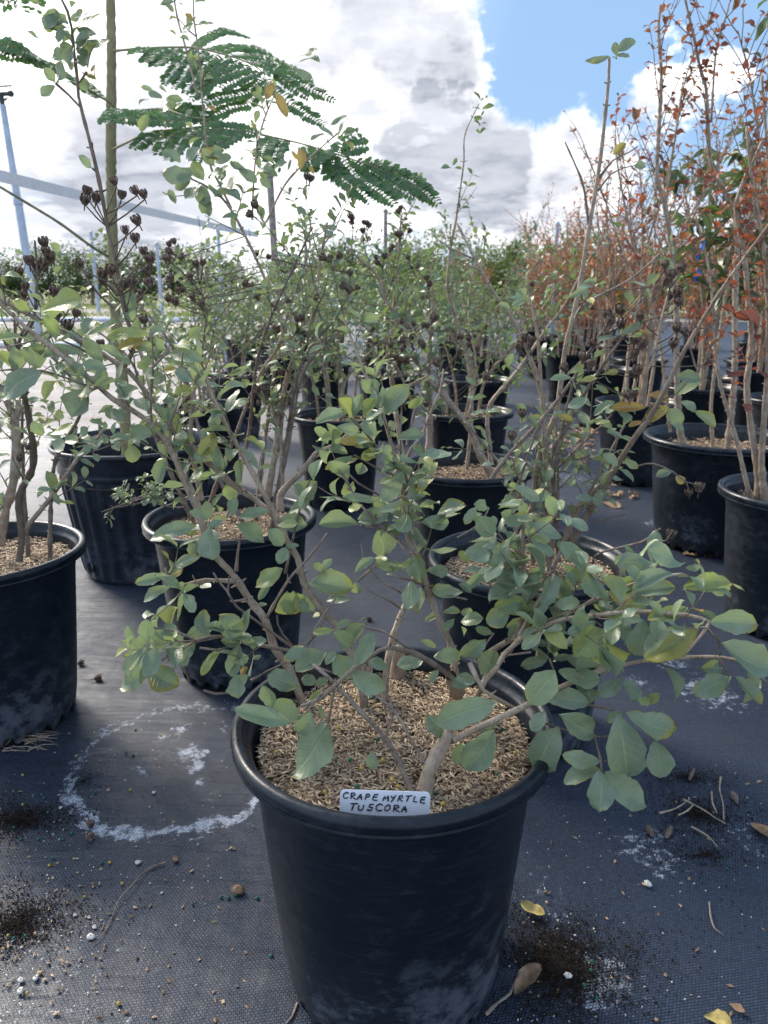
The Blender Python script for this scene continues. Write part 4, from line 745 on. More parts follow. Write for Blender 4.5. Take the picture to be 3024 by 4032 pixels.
traced_leaves(R_, '8', 1.02, "325,830,220,620,.9;350,860,10,1080,.6,1.0;110,820,-20,690,.6y;730,1000,570,1240,.85,1.0;880,840,670,790,.6,.98;1000,740,790,650,.5;1060,1410,900,1400,.6,.98;1070,1400,1240,1370,.6,.98;1075,1450,1080,1600,.9,.98y;1330,1400,1530,1400,.6;1070,440,1050,170,.55;330,360,670,260,.45y;240,360,120,270,.7y;490,570,330,400,.6y;350,1380,260,1270,.7;390,1370,600,1290,.4y;350,740,660,690,.3;1210,550,870,570,.38y;690,570,960,450,.3;1200,580,960,670,.5p;1220,570,1350,520,.6;1290,690,1080,650,.5;1250,760,1120,820,.6y;1350,690,1260,580,.6;1540,630,1640,490,.4y;1390,710,1659,760,.5;1440,830,1560,940,.6;940,1020,1130,1000,.6;790,900,890,1000,.7;450,900,520,800,.8;530,830,640,900,.6;960,1140,1080,1090,.6;860,1150,920,1240,.8;860,1290,740,1250,.5;650,1390,790,1440,.4;430,1420,520,1500,.6;60,960,130,870,.5;120,640,20,560,.6;200,640,290,600,.5;1000,700,1060,800,.4;1180,860,1300,900,.5;1230,950,1340,900,.4;1120,1080,1200,1180,.6;1380,1020,1270,1120,.4;1250,1280,1340,1320,.5;800,1200,930,1140,.4;590,930,680,1010,.6;640,1400,720,1320,.5;20,60,40,150,.5y;530,1400,640,1430,.5;1370,740,1500,800,.4;1420,650,1550,660,.5;1340,840,1460,860,.5p;60,420,-20,330,.6")
traced_leaves(R_, '0', 1.03, "520,240,720,100,.42;530,320,420,240,.6;640,340,800,290,.6;640,500,690,320,.5;530,370,370,420,.5;530,340,490,460,.6;520,150,600,70,.5;400,60,340,230,.5;405,600,310,490,.5;405,600,455,450,.5;400,620,300,700,.5;600,560,640,660,.6;670,1220,570,1130,.5;500,200,350,210,.5;560,210,690,250,.4;550,350,640,400,.6;290,290,200,230,.5;500,180,430,150,.6;540,290,650,280,.5;530,280,450,310,.5;560,400,620,470,.5;400,60,440,130,.4;300,20,180,-10,.5y;560,460,520,500,.5;660,520,690,560,.7p;530,130,640,90,.5;500,250,420,300,.7;560,330,640,300,.6;600,250,690,250,.4;520,60,560,10,.5;480,120,400,180,.6;540,340,430,340,.6;560,300,600,380,.6;430,110,330,210,.5;560,420,640,470,.6;600,290,720,330,.6", kindf=lambda: rnd(.0, .3))
# small twigs and leaflets filling between the traced ones
for s_, n_, a_ in ((s1, 11, .4), (s2, 11, .4), (s3, 8, .35), (s4, 10, .45), (s5, 7, .5), (s15, 11, .1), (s14, 9, .2), (s7, 3, .2), (s13, 8, .2), (s12, 3, .4), (s19, 5, .2), (s20, 3, .3)): sprout(A.tw, R_, s_, a_, .97, n_, .065, .0011, .041, .028, green_kind, spread=.9, up=.1, bare=.15)
def capset(pl, crop, y, pts, stemline=None, sc=1):
    for (x, yy) in pts:
        p = P(*cp(crop, x, yy), y + rnd(-.02, .02)); d = uvec(np.array([rnd(-.5, .5), rnd(-.5, .2), 1]))
        pl.caps.append((p, d))
        if stemline is not None:
            m = np.linalg.norm(stemline - (p - np.array([0, 0, .035])), axis=1); j = int(np.argmin(m)); tube(pl.tw, [stemline[j], (stemline[j] + p) / 2 + np.array([0, 0, -.006]), p - d * .008], [.0012, .001, .0009], 5, .015, .2, .75)
capset(A, 'L', 1.04, ((363, 48), (355, 85), (402, 75), (473, 8), (508, 65), (558, 48), (595, 62), (565, 170), (520, 212), (562, 245), (330, 352), (425, 395), (460, 378), (428, 425), (597, 300), (622, 330), (608, 378), (618, 430), (515, 442), (548, 428), (597, 585)), sw)
capset(A, '2', 1.0, ((1000, 360),)); capset(A, '4', .95, ((810, 285),))
A.finish(10, 8, 'leaf', csc=1.15)
# cut stubs poking out of the mulch
for (x, y, d, r, h) in ((455, 720, .80, .010, .02), (505, 690, .80, .0048, .035), (700, 400, .95, .012, .055), (840, 330, 1.0, .012, .03)):
    a = P(*cp('E', x, y), d); zb = .35; b = np.array([a[0], a[1], zb]); mb = MB(); tube(mb, [b, b + np.array([.002, 0, .02]), b + np.array([.003, 0, .02 + h])], [r, r * .95, r * .9], 9, .01, .12, 0, .1); mb.build('cut_stub', M['bark'], A.root, A.off)
for (x, y, c) in ((585, 513, 1), (825, 740, 1), (690, 690, 1), (530, 795, 1), (735, 385, 0), (640, 655, 0), (955, 690, 1), (320, 618, 1), (1300, 520, 0), (1360, 625, 1), (1280, 715, 0), (760, 565, 0), (670, 770, 0), (965, 660, 0), (1015, 795, 0), (1045, 845, 1), (850, 770, 1), (783, 655, 1)):
    bead(G(*cp('E', x, y), .366), (BG, BY)[c], ('green', 'yellow')[c], 'on the mulch of the labelled pot')
# ---------------- the label stuck in the mulch
def label_tag():
    tl, tr = P(*cp('E', 597, 783), .690), P(*cp('E', 990, 795), .690); bl, br_ = P(*cp('E', 602, 893), .684), P(*cp('E', 990, 938), .684)
    ex = uvec(tr - tl); w_ = np.linalg.norm(tr - tl); ez = uvec(tl - bl); ez = uvec(ez - ex * np.dot(ez, ex)); nrm = np.cross(ex, ez); nrm = nrm if nrm[1] < 0 else -nrm; hh = .052; r = .005
    o = empty('plant_label', tl - ez * hh, 'white plastic label handwritten CRAPE MYRTLE TUSCORA stuck inside the pot rim', 'plant label'); off = tl - ez * hh
    c = []
    for (cx, cz, a0) in ((w_ - r, -r, 0), (r, -r, 90), (0, -hh, None), (w_, -hh, None)):
        if a0 is None: c.append((cx, cz))
        else: c += [(cx + r * math.cos(RAD(a0 + q)), cz + r * math.sin(RAD(a0 + q))) for q in (0, 22, 45, 68, 90)]
    mb = MB(); n = len(c); F = np.array([tl + ex * a + ez * b + nrm * .0005 for a, b in c]); K = np.array([tl + ex * a + ez * b - nrm * .0005 for a, b in c]); cen = (tl + tr) / 2 - ez * hh / 2
    C1_ = cen + nrm * .0005 + (F - F.mean(0)) * .001; C2_ = cen - nrm * .0005 + (K - K.mean(0)) * .001
    mb.add(np.concatenate([C1_, F, K, C2_]), grid_faces(4, n, True)); mb.build('label_plate', M['white_tag'], o, off, smooth=False)
    Gs = {'C': [[(.9, .8), (.5, 1), (.12, .7), (.1, .3), (.45, 0), (.9, .12)]], 'R': [[(.12, 0), (.25, .95)], [(.1, .9), (.7, 1), (.85, .72), (.3, .45), (.95, 0)]], 'A': [[(.05, 0), (.5, 1), (.62, .5), (.85, 0)], [(.2, .38), (.8, .42)]], 'P': [[(.15, -.05), (.22, .95)], [(.15, .95), (.7, .98), (.85, .72), (.65, .48), (.2, .45)]],
          'E': [[(.9, .95), (.3, .9), (.15, .1), (.85, 0)], [(.2, .5), (.75, .55)]], 'M': [[(.05, 0), (.25, .8), (.45, .25), (.8, .9), (.9, .0)]], 'Y': [[(.1, .9), (.25, .5), (.7, .6)], [(.85, 1), (.6, .3), (.3, -.15)]], 'T': [[(.05, .9), (1.0, .95)], [(.55, .95), (.4, 0)]], 'L': [[(.35, .95), (.25, .05), (.8, .0)]], 'U': [[(.1, .95), (.12, .15), (.5, 0), (.8, .3), (.85, .95)]],
          'S': [[(.85, .9), (.35, .85), (.3, .55), (.75, .4), (.6, .02), (.1, .1)]], 'O': [[(.5, 1), (.12, .65), (.2, .12), (.6, 0), (.9, .4), (.75, .9), (.45, 1)]]}
    def write(txt, x0, z0, cw, ch, gap, tilt=0.0):
        mb = MB(); x = x0
        for chh in txt:
            if chh == ' ': x += cw * .55; continue
            jz, js, jr = rnd(-.07, .07) * ch, rnd(.88, 1.12), rnd(-.12, .12)
            for st in Gs[chh]:
                pts = [tl + ex * (x + (a + (b - .5) * (.12 + jr)) * cw * js) + ez * (z0 + jz + b * ch * js + (x - x0) * tilt + a * jr * ch * .5) + nrm * .0008 for a, b in st]
                tube(mb, pts, [.0008] * len(pts), 5, .0022, .2)
            x += cw + gap
        return mb
    k = w_ / 395.
    a = write('CRAPE MYRTLE', 12 * k, -40 * k, 27 * k, 28 * k, 5.2 * k, -.02); b = write('TUSCORA', 42 * k, -92 * k, 31 * k, 29 * k, 7 * k, .01); a.build('handwriting', M['ink'], o, off); b.build('handwriting', M['ink'], o, off)
label_tag()
# ---------------- B: left edge
def potted(name, x, y, r, h, label, mz, nh, rm='husk', potm='pot', cat='potted shrub', group='crape myrtles in black nursery pots', L=.0085):
    p = Plant(name, x, y, label, cat, group); std_pot(p.root, r, h, potm); mulch(p.root, r * .85, mz, nh, rm, 'bed' if nh > 1500 else 'bed_far', L, L * .25); return p
B = potted('crape_myrtle', -.825, 1.478, .2, .389, 'green crape myrtle whose black pot is cut off by the left edge', .352, 5200)
b1 = B.stem("8:120,1720,1.50;8:130,1600,1.5;8:130,1350,1.5;8:105,1210,1.5;8:40,1060,1.5;8:-20,960,1.5", .011, .006); b1b = B.stem("8:140,1230,1.5;8:150,1150,1.5;8:140,1000,1.5;8:120,900,1.5;8:90,760,1.5;8:60,560,1.5", .006, .003)
b2 = B.stem("B:120,1120,1.40;B:135,960,1.4;B:120,720,1.4;B:200,550,1.38;B:205,400,1.36;B:185,280,1.34;B:165,150,1.32;8:200,1060,1.3;8:150,850,1.3;8:160,600,1.3;8:270,420,1.3", .0075, .003, 'bark', .75)
b3 = B.stem("B:140,960,1.41;B:190,880,1.40;B:320,720,1.38;B:430,560,1.36;B:520,430,1.35;B:600,340,1.34;8:760,1440,1.34;8:850,1330,1.33", .0055, .0018)
b4 = B.stem("B:0,1020,1.5;B:30,830,1.5;B:90,600,1.5;B:110,400,1.5", .010, .007)
b5 = B.stem("8:200,560,1.25;L:140,590,1.2;L:150,500,1.2;L:155,400,1.2;L:150,320,1.2;L:145,262,1.2", .0026, .0014, 'bark', .7)
b6 = B.stem("8:290,420,1.2;L:250,600,1.2;L:290,540,1.2", .0016, .001, 'bark', .7)
capset(B, 'L', 1.2, ((180, 262), (190, 300), (210, 322), (120, 338), (155, 365), (185, 350), (78, 388), (105, 447), (95, 480), (155, 495)), b5, 1.2); capset(B, 'L', 1.2, ((225, 465), (235, 565), (285, 610), (318, 560), (418, 685)), b6)
capset(B, '8', 1.33, ((230, 1465), (160, 1560)))
for s_, n_, l_ in ((b1, 4, .10), (b1b, 6, .10), (b2, 7, .11), (b3, 7, .10), (b4, 3, .10)): sprout(B.tw, B.rows, s_, .3, 1, n_, l_, .0016, .036, .035, green_kind, bare=.12)
for i in range(4):
    x0 = -.80 + rnd(-.08, .12); y0 = 1.48 + rnd(-.08, .08); q = B.stem([(x0, y0, .34), (x0 + rnd(-.05, .05), y0 + rnd(-.04, .06), .55), (x0 + rnd(-.12, .12), y0 + rnd(-.05, .12), .70), (x0 + rnd(-.2, .22), y0 + rnd(0, .2), .84)], .005, .0018, 'bark_grey', .4, 6)
    sprout(B.tw, B.rows, q, .3, 1, 7, .13, .0014, .036, .035, green_kind, bare=.12)
B.finish(7, 4, 'leaf', csc=1.3)
# ---------------- D: behind the left of the front pot
Dp = potted('crape_myrtle', -.360, 1.715, .2, .389, 'green crape myrtle in black pot directly behind and left of the labelled pot', .352, 5200)
d1 = Dp.stem("9:590,1340,1.66;9:575,1220,1.66;9:500,1050,1.66;9:455,950,1.66;9:400,830,1.66;9:340,620,1.68;9:250,420,1.7;9:190,200,1.7;9:120,20,1.7", .0095, .0035)
d2 = Dp.stem("9:570,1110,1.70;9:540,950,1.7;9:510,800,1.7;9:500,640,1.7;9:520,400,1.72;9:560,180,1.72;9:600,-60,1.72;9:560,-300,1.72", .0072, .0022)
d3 = Dp.stem("9:1000,1090,1.74;9:1030,900,1.74;9:1065,720,1.74;9:1070,600,1.74;9:1120,350,1.74;9:1190,130,1.74;9:1290,-70,1.74;9:1340,-400,1.74;9:1390,-700,1.74", .0090, .0022)
d4 = Dp.stem("9:1070,630,1.74;9:1020,470,1.74;9:940,330,1.74;Q:1220,1440,1.74;Q:1150,1220,1.74;Q:1060,1020,1.74;Q:980,880,1.74;Q:900,810,1.74;Q:820,770,1.74", .0048, .0018)
d10 = Dp.stem("Q:1000,900,1.76;Q:940,780,1.76;Q:905,700,1.76;Q:880,500,1.76;Q:860,250,1.76;Q:838,80,1.76;Q:835,-60,1.76", .0026, .0012); d11 = Dp.stem("Q:1090,950,1.76;Q:1095,800,1.76;Q:1110,640,1.76;Q:1140,520,1.76;Q:1190,400,1.76", .0022, .0012); d12 = Dp.stem("Q:850,400,1.76;Q:800,200,1.76;Q:765,70,1.76;Q:745,-60,1.76", .0022, .0012)
Dp.stem("Q:1150,960,1.76;Q:1230,800,1.76;Q:1320,700,1.76;Q:1430,600,1.76;Q:1480,560,1.76", .0022, .0012)
traced_leaves(Dp.rows, 'Q', 1.72, "820,770,760,820,.5;830,770,700,740,.5;860,790,800,860,.6;870,800,890,890,.6;900,800,960,850,.5;880,780,830,700,.5;900,770,960,730,.5;940,830,1040,860,.5;960,830,1010,760,.5;850,740,750,760,.5;780,700,700,650,.5;800,700,860,640,.5;920,700,1000,680,.5;930,720,870,640,.5;990,700,1060,740,.4;1040,690,1100,650,.4;1030,730,1110,790,.4;760,880,730,820,.5;900,850,870,920,.6;960,940,1030,930,.3;900,680,970,650,.5;860,660,940,690,.4o;1110,750,1180,730,.4;1130,740,1200,760,.4;1120,770,1170,810,.5;1180,740,1240,700,.4;1240,740,1260,690,.4;1120,830,1090,880,.4;1460,600,1500,510,.4;1470,600,1540,560,.4;1440,590,1380,550,.4;1430,540,1500,500,.3;1480,610,1530,650,.5;1400,580,1340,610,.5;1290,270,1380,255,.3;1300,240,1370,210,.3;1270,290,1350,340,.3;1190,400,1240,510,.35o;1180,350,1150,430,.4o;1190,390,1180,340,.4y;1290,630,1300,730,.3o;1260,650,1290,690,.3o;890,455,935,480,.3o;1000,690,1000,720,.3o;1340,710,1355,755,.3o;640,490,610,570,.4y;800,60,835,95,.4o;790,20,770,10,.4o;690,20,750,10,.5;750,50,700,10,.5;840,110,900,100,.4;835,100,790,130,.4;860,130,920,95,.4;760,150,735,130,.4;820,180,780,160,.4;840,10,890,5,.4;640,430,600,450,.4;640,400,700,420,.4;660,390,610,375,.4;700,440,790,430,.4;720,400,690,370,.4;760,440,700,480,.5y;830,470,800,500,.4;860,480,900,500,.4")
d5 = Dp.stem("9:1085,1180,1.70;9:1095,1060,1.70;9:1220,930,1.69;9:1330,800,1.68;9:1450,750,1.67;9:1530,680,1.66;9:1700,560,1.66;9:1900,380,1.66;9:2050,300,1.66", .0085, .0022)
d6 = Dp.stem("9:1100,1080,1.72;9:1095,850,1.73;9:1090,650,1.74;9:1150,400,1.74;9:1330,170,1.74", .0055, .0018)
d7 = Dp.stem("1:720,220,1.62;1:620,150,1.56;1:500,120,1.5;1:340,130,1.46;1:200,170,1.42;1:60,220,1.4;1:0,240,1.4", .0024, .0010, 'bark_grey', .2, 6); d8 = Dp.stem("1:690,110,1.62;1:560,80,1.56;1:440,80,1.5;1:330,110,1.47;1:200,160,1.45", .0020, .0010, 'bark_grey', .2, 6); d9 = Dp.stem("1:700,200,1.62;1:560,200,1.56;1:400,165,1.5;1:250,180,1.45;1:130,205,1.42", .0018, .001, 'bark_grey', .2, 6)
for s_ in (d7, d8, d9): sprout(Dp.tw, Dp.rows, s_, .35, 1, 7, .035, .0009, .020, .014, green_kind, bare=.05)
for s_, n_, l_ in ((d1, 11, .13), (d2, 14, .14), (d3, 13, .13), (d4, 9, .08), (d10, 5, .05), (d11, 6, .06), (d5, 8, .11), (d6, 7, .11)): sprout(Dp.tw, Dp.rows, s_, .3, 1, n_, l_, .0016, .034, .032, green_kind, bare=.1, caps=Dp.caps, capp=.12)
for i in range(7):
    a = rnd(0, 6.28); x0, y0 = -.36 + .09 * math.cos(a), 1.715 + .09 * math.sin(a); ex_ = (-.36 + rnd(-.42, .3), 1.72 + rnd(-.2, .3)); hh_ = rnd(.75, 1.02)
    q = Dp.stem([(x0, y0, .34), (x0 * .75 + ex_[0] * .25, y0, .55), ((x0 + ex_[0]) / 2, (y0 + ex_[1]) / 2, .5 + hh_ * .28), (*ex_, hh_)], .0055, .0016, 'bark_grey', .25, 6)
    sprout(Dp.tw, Dp.rows, q, .45, 1, 7, .12, .0014, .034, .032, green_kind, bare=.25, caps=Dp.caps, capp=.1)
capset(Dp, 'L', 1.6, ((790, 408), (758, 462), (800, 490), (730, 512), (838, 522), (700, 500), (845, 350), (815, 355), (700, 330), (710, 415)), d2, 1.2); capset(Dp, 'Q', 1.7, ((710, 1110), (770, 1250), (830, 1280), (820, 1195), (870, 1310), (1060, 1220), (1085, 1235), (1115, 1280), (750, 1300)), d4)
Dp.finish(7, 4, 'leaf', csc=1.25)
# ---------------- F: behind the right of the front pot
F = potted('crape_myrtle', .288, 1.435, .2, .389, 'crape myrtle with long bare wands and round seed capsules, just right behind the labelled pot', .352, 6500)
f1 = F.stem("N:440,1640,1.42;N:490,1560,1.40;N:560,1430,1.38;N:640,1300,1.36;N:740,1130,1.33;N:850,960,1.30;N:940,840,1.28;N:1050,640,1.25;N:1110,510,1.24;N:1180,380,1.23;N:1290,200,1.22;N:1420,0,1.2;S:3060,840,1.2", .0072, .0020, 'bark', .35)
f2 = F.stem("N:400,1660,1.43;N:430,1590,1.42;N:460,1450,1.41;N:560,1330,1.40;N:680,1210,1.38;N:745,1120,1.36", .0080, .0055)
f3 = F.stem("S:2030,2180,1.46;N:225,1380,1.46;N:250,1170,1.46;N:290,1000,1.46;N:370,820,1.46;N:400,620,1.46;N:430,400,1.46;N:480,200,1.46;N:520,0,1.46;S:2319,900,1.46;S:2345,750,1.46;S:2368,590,1.46;S:2383,449,1.46;S:2395,327,1.46;S:2399,225,1.46", .0066, .0022)
f4 = F.stem("S:2170,2200,1.44;N:330,1600,1.44;N:320,1400,1.44;N:310,1200,1.44;N:300,950,1.44;N:290,780,1.44;N:270,650,1.44;N:215,480,1.44;N:150,330,1.44;N:80,200,1.44;N:0,90,1.44;S:1870,1020,1.44;S:1800,880,1.46", .0068, .0018)
f5 = F.stem("N:280,700,1.44;N:265,420,1.44;N:240,250,1.44;N:210,120,1.44;N:195,-30,1.44", .0035, .0015); f6 = F.stem("S:2200,2210,1.45;N:350,1090,1.40;N:420,930,1.38;N:540,700,1.36;N:620,580,1.34;N:740,400,1.32;N:870,270,1.31;N:1080,200,1.30", .0045, .0014, 'bark_grey', .4)
f7 = F.stem("N:340,1200,1.40;N:480,610,1.36;N:560,460,1.35;N:640,330,1.34;N:720,220,1.33;N:760,170,1.33", .0030, .0014, 'bark_grey', .3); f8 = F.stem("N:400,620,1.46;N:600,420,1.46;N:800,210,1.46;N:1000,20,1.46", .0025, .001, 'bark_grey', .3)
f9 = F.stem("K:900,1420,1.4;K:1030,1240,1.4;K:1300,950,1.4;K:1500,700,1.4;K:1659,430,1.4;N:500,200,1.4;N:820,0,1.4;S:2600,1000,1.4", .0045, .0016, 'bark_grey', .1); f10 = F.stem("N:900,600,1.3;N:960,480,1.3;N:1010,250,1.3;N:1060,60,1.3;N:1075,0,1.3", .0022, .0012)
f11 = F.stem("S:2330,2230,1.38;4:1140,590,1.3;4:1330,530,1.25;4:1520,480,1.2;4:1590,420,1.18;4:1659,375,1.16", .0022, .0012, 'bark_grey', 0, 6); F.twig("N:870,1135,1.3;N:960,1120,1.28;N:1080,1170,1.26;N:1160,1230,1.25;N:1240,1255,1.25", .0018); F.twig("N:1160,1230,1.25;N:1177,1280,1.25"); F.twig("4:1520,480,1.2;N:1040,1590,1.18;N:1072,1545,1.16")
F.twig("N:610,1475,1.38;N:700,1450,1.37;N:810,1425,1.36", .0016); F.twig("S:2320,910,1.46;S:2299,740,1.46;S:2270,660,1.46;S:2225,560,1.46", .0022); F.twig("N:880,900,1.30;N:960,760,1.28;N:1100,700,1.27;N:1180,600,1.26"); F.twig("N:1180,400,1.23;N:1230,560,1.22;N:1260,520,1.22;N:1285,490,1.22")
F.twig("T:80,920,1.46;T:150,830,1.46;T:230,790,1.46;T:275,760,1.46", .002); F.twig("T:70,990,1.46;T:140,900,1.46;T:200,870,1.46;T:260,858,1.46", .002)
traced_leaves(F.rows, 'T', 1.46, "130,290,5,315,.3g;130,292,35,320,.32g;170,290,160,215,.6g;175,265,265,210,.75g;170,285,235,290,.5g;150,300,165,305,.6;260,860,320,860,.9g;150,800,215,740,.6p")
traced_leaves(F.rows, 'N', 1.30, "1100,590,1250,610,.6;1090,700,1240,590,.6;915,780,700,780,.3o;600,830,720,740,.42;740,770,830,860,.5;480,600,330,605,.3;450,570,540,520,.4;610,640,690,690,.4;510,620,620,600,.35;640,580,750,560,.4;560,720,440,780,.6;480,860,370,830,.4p;600,860,700,870,.5y;680,920,780,970,.35;910,870,810,890,.4o;1050,780,910,860,.6p;1040,790,1140,880,.7;1040,870,1150,920,.5;1130,740,1220,800,.5;1210,800,1340,900,.45;920,700,1060,740,.4o;650,1060,750,1130,.55;790,1090,870,1150,.6;740,1150,850,1230,.3;600,1330,490,1330,.45;1070,1170,975,1200,.5;1100,1190,1150,1240,.8p;900,255,760,340,.35;970,320,880,310,.3p;720,350,620,370,.4;800,180,900,60,.001;440,110,540,60,.4;410,120,460,90,.5;530,30,610,10,.4;100,160,200,110,.5;80,110,180,100,.4;820,350,900,330,.4y;90,180,20,150,.5;560,940,540,830,.3")
capset(F, 'R', 1.30, ((575, 312), (637, 322), (600, 348), (583, 370), (593, 428), (622, 412), (625, 447), (485, 500), (618, 545), (645, 558), (607, 602), (728, 668)), f10); capset(F, 'R', 1.33, ((363, 497), (410, 477), (375, 520), (415, 530), (355, 568), (310, 600), (278, 650), (305, 678), (205, 690), (395, 600)), f7); capset(F, 'R', 1.31, ((466, 588), (492, 606), (465, 640), (475, 697), (470, 715), (440, 790), (462, 788)), f6); capset(F, 'N', 1.25, ((1072, 1540), (1177, 1290), (1243, 1255)))
capset(F, 'R', 1.44, ((40, 612), (87, 590), (62, 585), (52, 860)), f4); capset(F, 'K', 1.3, ((435, 95), (455, 460), (860, 580), (180, 760), (1070, 1060), (1155, 880), (1130, 330)))
for s_, n_, l_ in ((f4, 6, .12), (f9, 5, .1), (f6, 4, .07)): sprout(F.tw, F.rows, s_, .3, 1, n_, l_, .0014, .034, .035, green_kind, bare=.35)
sprout(F.tw, F.rows, f1, .1, .3, 3, .08, .0013, .036, .03, green_kind)
for i in range(6):
    a = rnd(0, 6.28); x0, y0 = .27 + .06 * math.cos(a), 1.42 + .06 * math.sin(a); q = F.stem([(x0, y0, .34), (x0 + rnd(-.08, .08), y0, .50), (x0 + rnd(-.16, .16), y0 + rnd(-.1, .1), .66)], .0045, .0018, 'bark_grey', .2, 6); sprout(F.tw, F.rows, q, .3, 1, 6, .09, .0013, .036, .03, green_kind)
F.finish(7, 5, 'leaf', csc=1.45)
# ---------------- G
Gp = potted('crape_myrtle', .254, 2.247, .2, .389, 'crape myrtle with thick grey crossing stems, third pot back from the label', .345, 3500, 'husk_dark', 'pot_far', L=.013)
g1 = Gp.stem("K:960,1500,2.2;K:880,1350,2.2;K:800,1200,2.2;K:740,1030,2.2;K:680,950,2.2;K:600,850,2.2;K:480,700,2.2;K:380,600,2.2;K:300,480,2.2;K:230,350,2.2;K:190,230,2.2;K:110,80,2.2;S:1520,1180,2.2;S:1480,1080,2.2;S:1370,980,2.2", .0125, .003)
g2 = Gp.stem("K:380,1360,2.3;K:395,1100,2.3;K:400,800,2.3;K:390,500,2.3;K:400,300,2.3;K:420,100,2.3;K:420,-200,2.3", .011, .003); g3 = Gp.stem("K:900,1300,2.3;K:870,1000,2.3;K:900,800,2.3;K:1100,560,2.3;K:1350,200,2.3;K:1500,0,2.3;S:2300,1050,2.3", .008, .002)
g4 = Gp.stem("K:300,900,2.2;K:100,480,2.1;K:-100,560,2.1", .004, .002); g5 = Gp.stem("K:700,1350,2.3;K:740,900,2.3;K:720,500,2.3;K:640,200,2.3;S:1765,1150,2.3;S:1772,993,2.3;S:1794,875,2.3;S:1808,775,2.3;S:1826,638,2.3;S:1831,529,2.3;S:1885,410,2.3", .006, .0012)
g6 = Gp.stem("S:1600,1900,2.25;S:1540,1450,2.3;S:1560,1100,2.3;S:1580,850,2.3", .008, .002)
for s_, n_ in ((g1, 15), (g2, 15), (g3, 12), (g6, 14)): sprout(Gp.tw, Gp.rows, s_, .3, 1, n_, .15, .0018, .036, .038, green_kind, bare=.25, caps=Gp.caps, capp=.3)
sprout(Gp.tw, Gp.rows, g5, .35, .8, 8, .09, .0012, .026, .035, green_kind, bare=.2, up=.8); traced_leaves(Gp.rows, 'V', 2.3, "930,440,890,440,.5;935,430,950,400,.5;940,440,970,440,.5")
tp = P(1895, 400, 2.3)
for i in range(5): leaf_pair(Gp.rows, tp + np.array([0, 0, -.02 * i]), np.array([0, 0, 1.]), .035, green_kind)
capset(Gp, 'W', 2.1, ((130, 330), (165, 235), (205, 245), (165, 370), (585, 520), (620, 448), (685, 520), (620, 690), (580, 565), (550, 575), (735, 575)), g6); capset(Gp, 'W', 2.1, ((720, 430), (700, 460), (800, 495), (880, 615), (800, 540), (655, 475), (830, 500), (640, 560)), g1); capset(Gp, 'K', 2.1, ((170, 130), (265, 150), (350, 160), (75, 330), (175, 355), (70, 430), (195, 450), (320, 300), (345, 330), (660, 260), (640, 385), (720, 320), (830, 830), (720, 640), (1170, 260), (790, 350)), g1)
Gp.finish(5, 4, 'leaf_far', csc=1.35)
# ---------------- C: ribbed pot with the feathery tree
Cx, Cy = -.806, 2.42; Ct = Plant('feathery_tree', Cx, Cy, 'young tree with olive trunk and feathery fronds in the big ribbed pot', 'potted tree', None); ribbed_pot(Ct.root, .255, .43); mulch(Ct.root, .235, .33, 500, 'husk_dark', 'bed_far', .012, .004)
ct = Ct.stem("8:1050,1560,2.42;8:1035,1450,2.42;8:1000,950,2.42;8:965,600,2.42;8:935,300,2.42;8:925,0,2.42;0:808,1400,2.42;0:805,1000,2.42;0:808,600,2.42;0:808,300,2.42;0:800,-120,2.42", .0185, .0125, 'bark_green', 0, 14, .04, 'trunk')
Ct.stem("L:455,330,2.42;L:380,285,2.35;L:250,190,2.3;L:120,110,2.25;L:0,38,2.2;L:-60,0,2.2", .0045, .003, 'bark_green', .2, 8, 0, 'leaf_stalk')
fl = []
def pinna(pts, n=None, ll=.0235, kindb=.3):
    P_ = [np.array(p) for p in pts]; p, _ = smooth_path(P_, np.ones(len(P_)) , .0078); m = len(p); tube(Ct.tw, P_, np.linspace(.0011, .0006, len(P_)), 5, .02, 0)
    for i in range(1, m):
        tan = uvec(p[i] - p[i - 1]); s = uvec(np.cross(tan, np.array([0, -.85, .55]))); f = min(1, .55 + i / m * 1.5, .35 + (m - i) / m * 3)
        for sg in (-1, 1):
            ax = uvec(s * sg + tan * .28 + np.array([0, -.1, -.15]) + rvec() * .10); L = ll * f * rnd(.85, 1.1); fl.append((*p[i], *(p[i] + ax * L), *uvec(np.array([0, -.7, .6]) + rvec() * .3 + s * sg * .2), .58, .1, .05, min(1, max(0, kindb + rnd(-.15, .25)))))
def frond(rach, pinn, y, r=.0035, ll=.024):
    pts = [P(*cp(c, a, b), yy) for (c, a, b, yy) in rach]; Ct.stem(pts, r, r * .4, 'bark_green', 0, 7, 0, 'leaf_stalk')
    for pn in pinn:
        pinna([P(*cp(c, a, b), yy) for (c, a, b, yy) in pn], ll=ll)
V2 = lambda *a: [('Q', a[i], a[i + 1], a[i + 2]) for i in range(0, len(a), 3)]
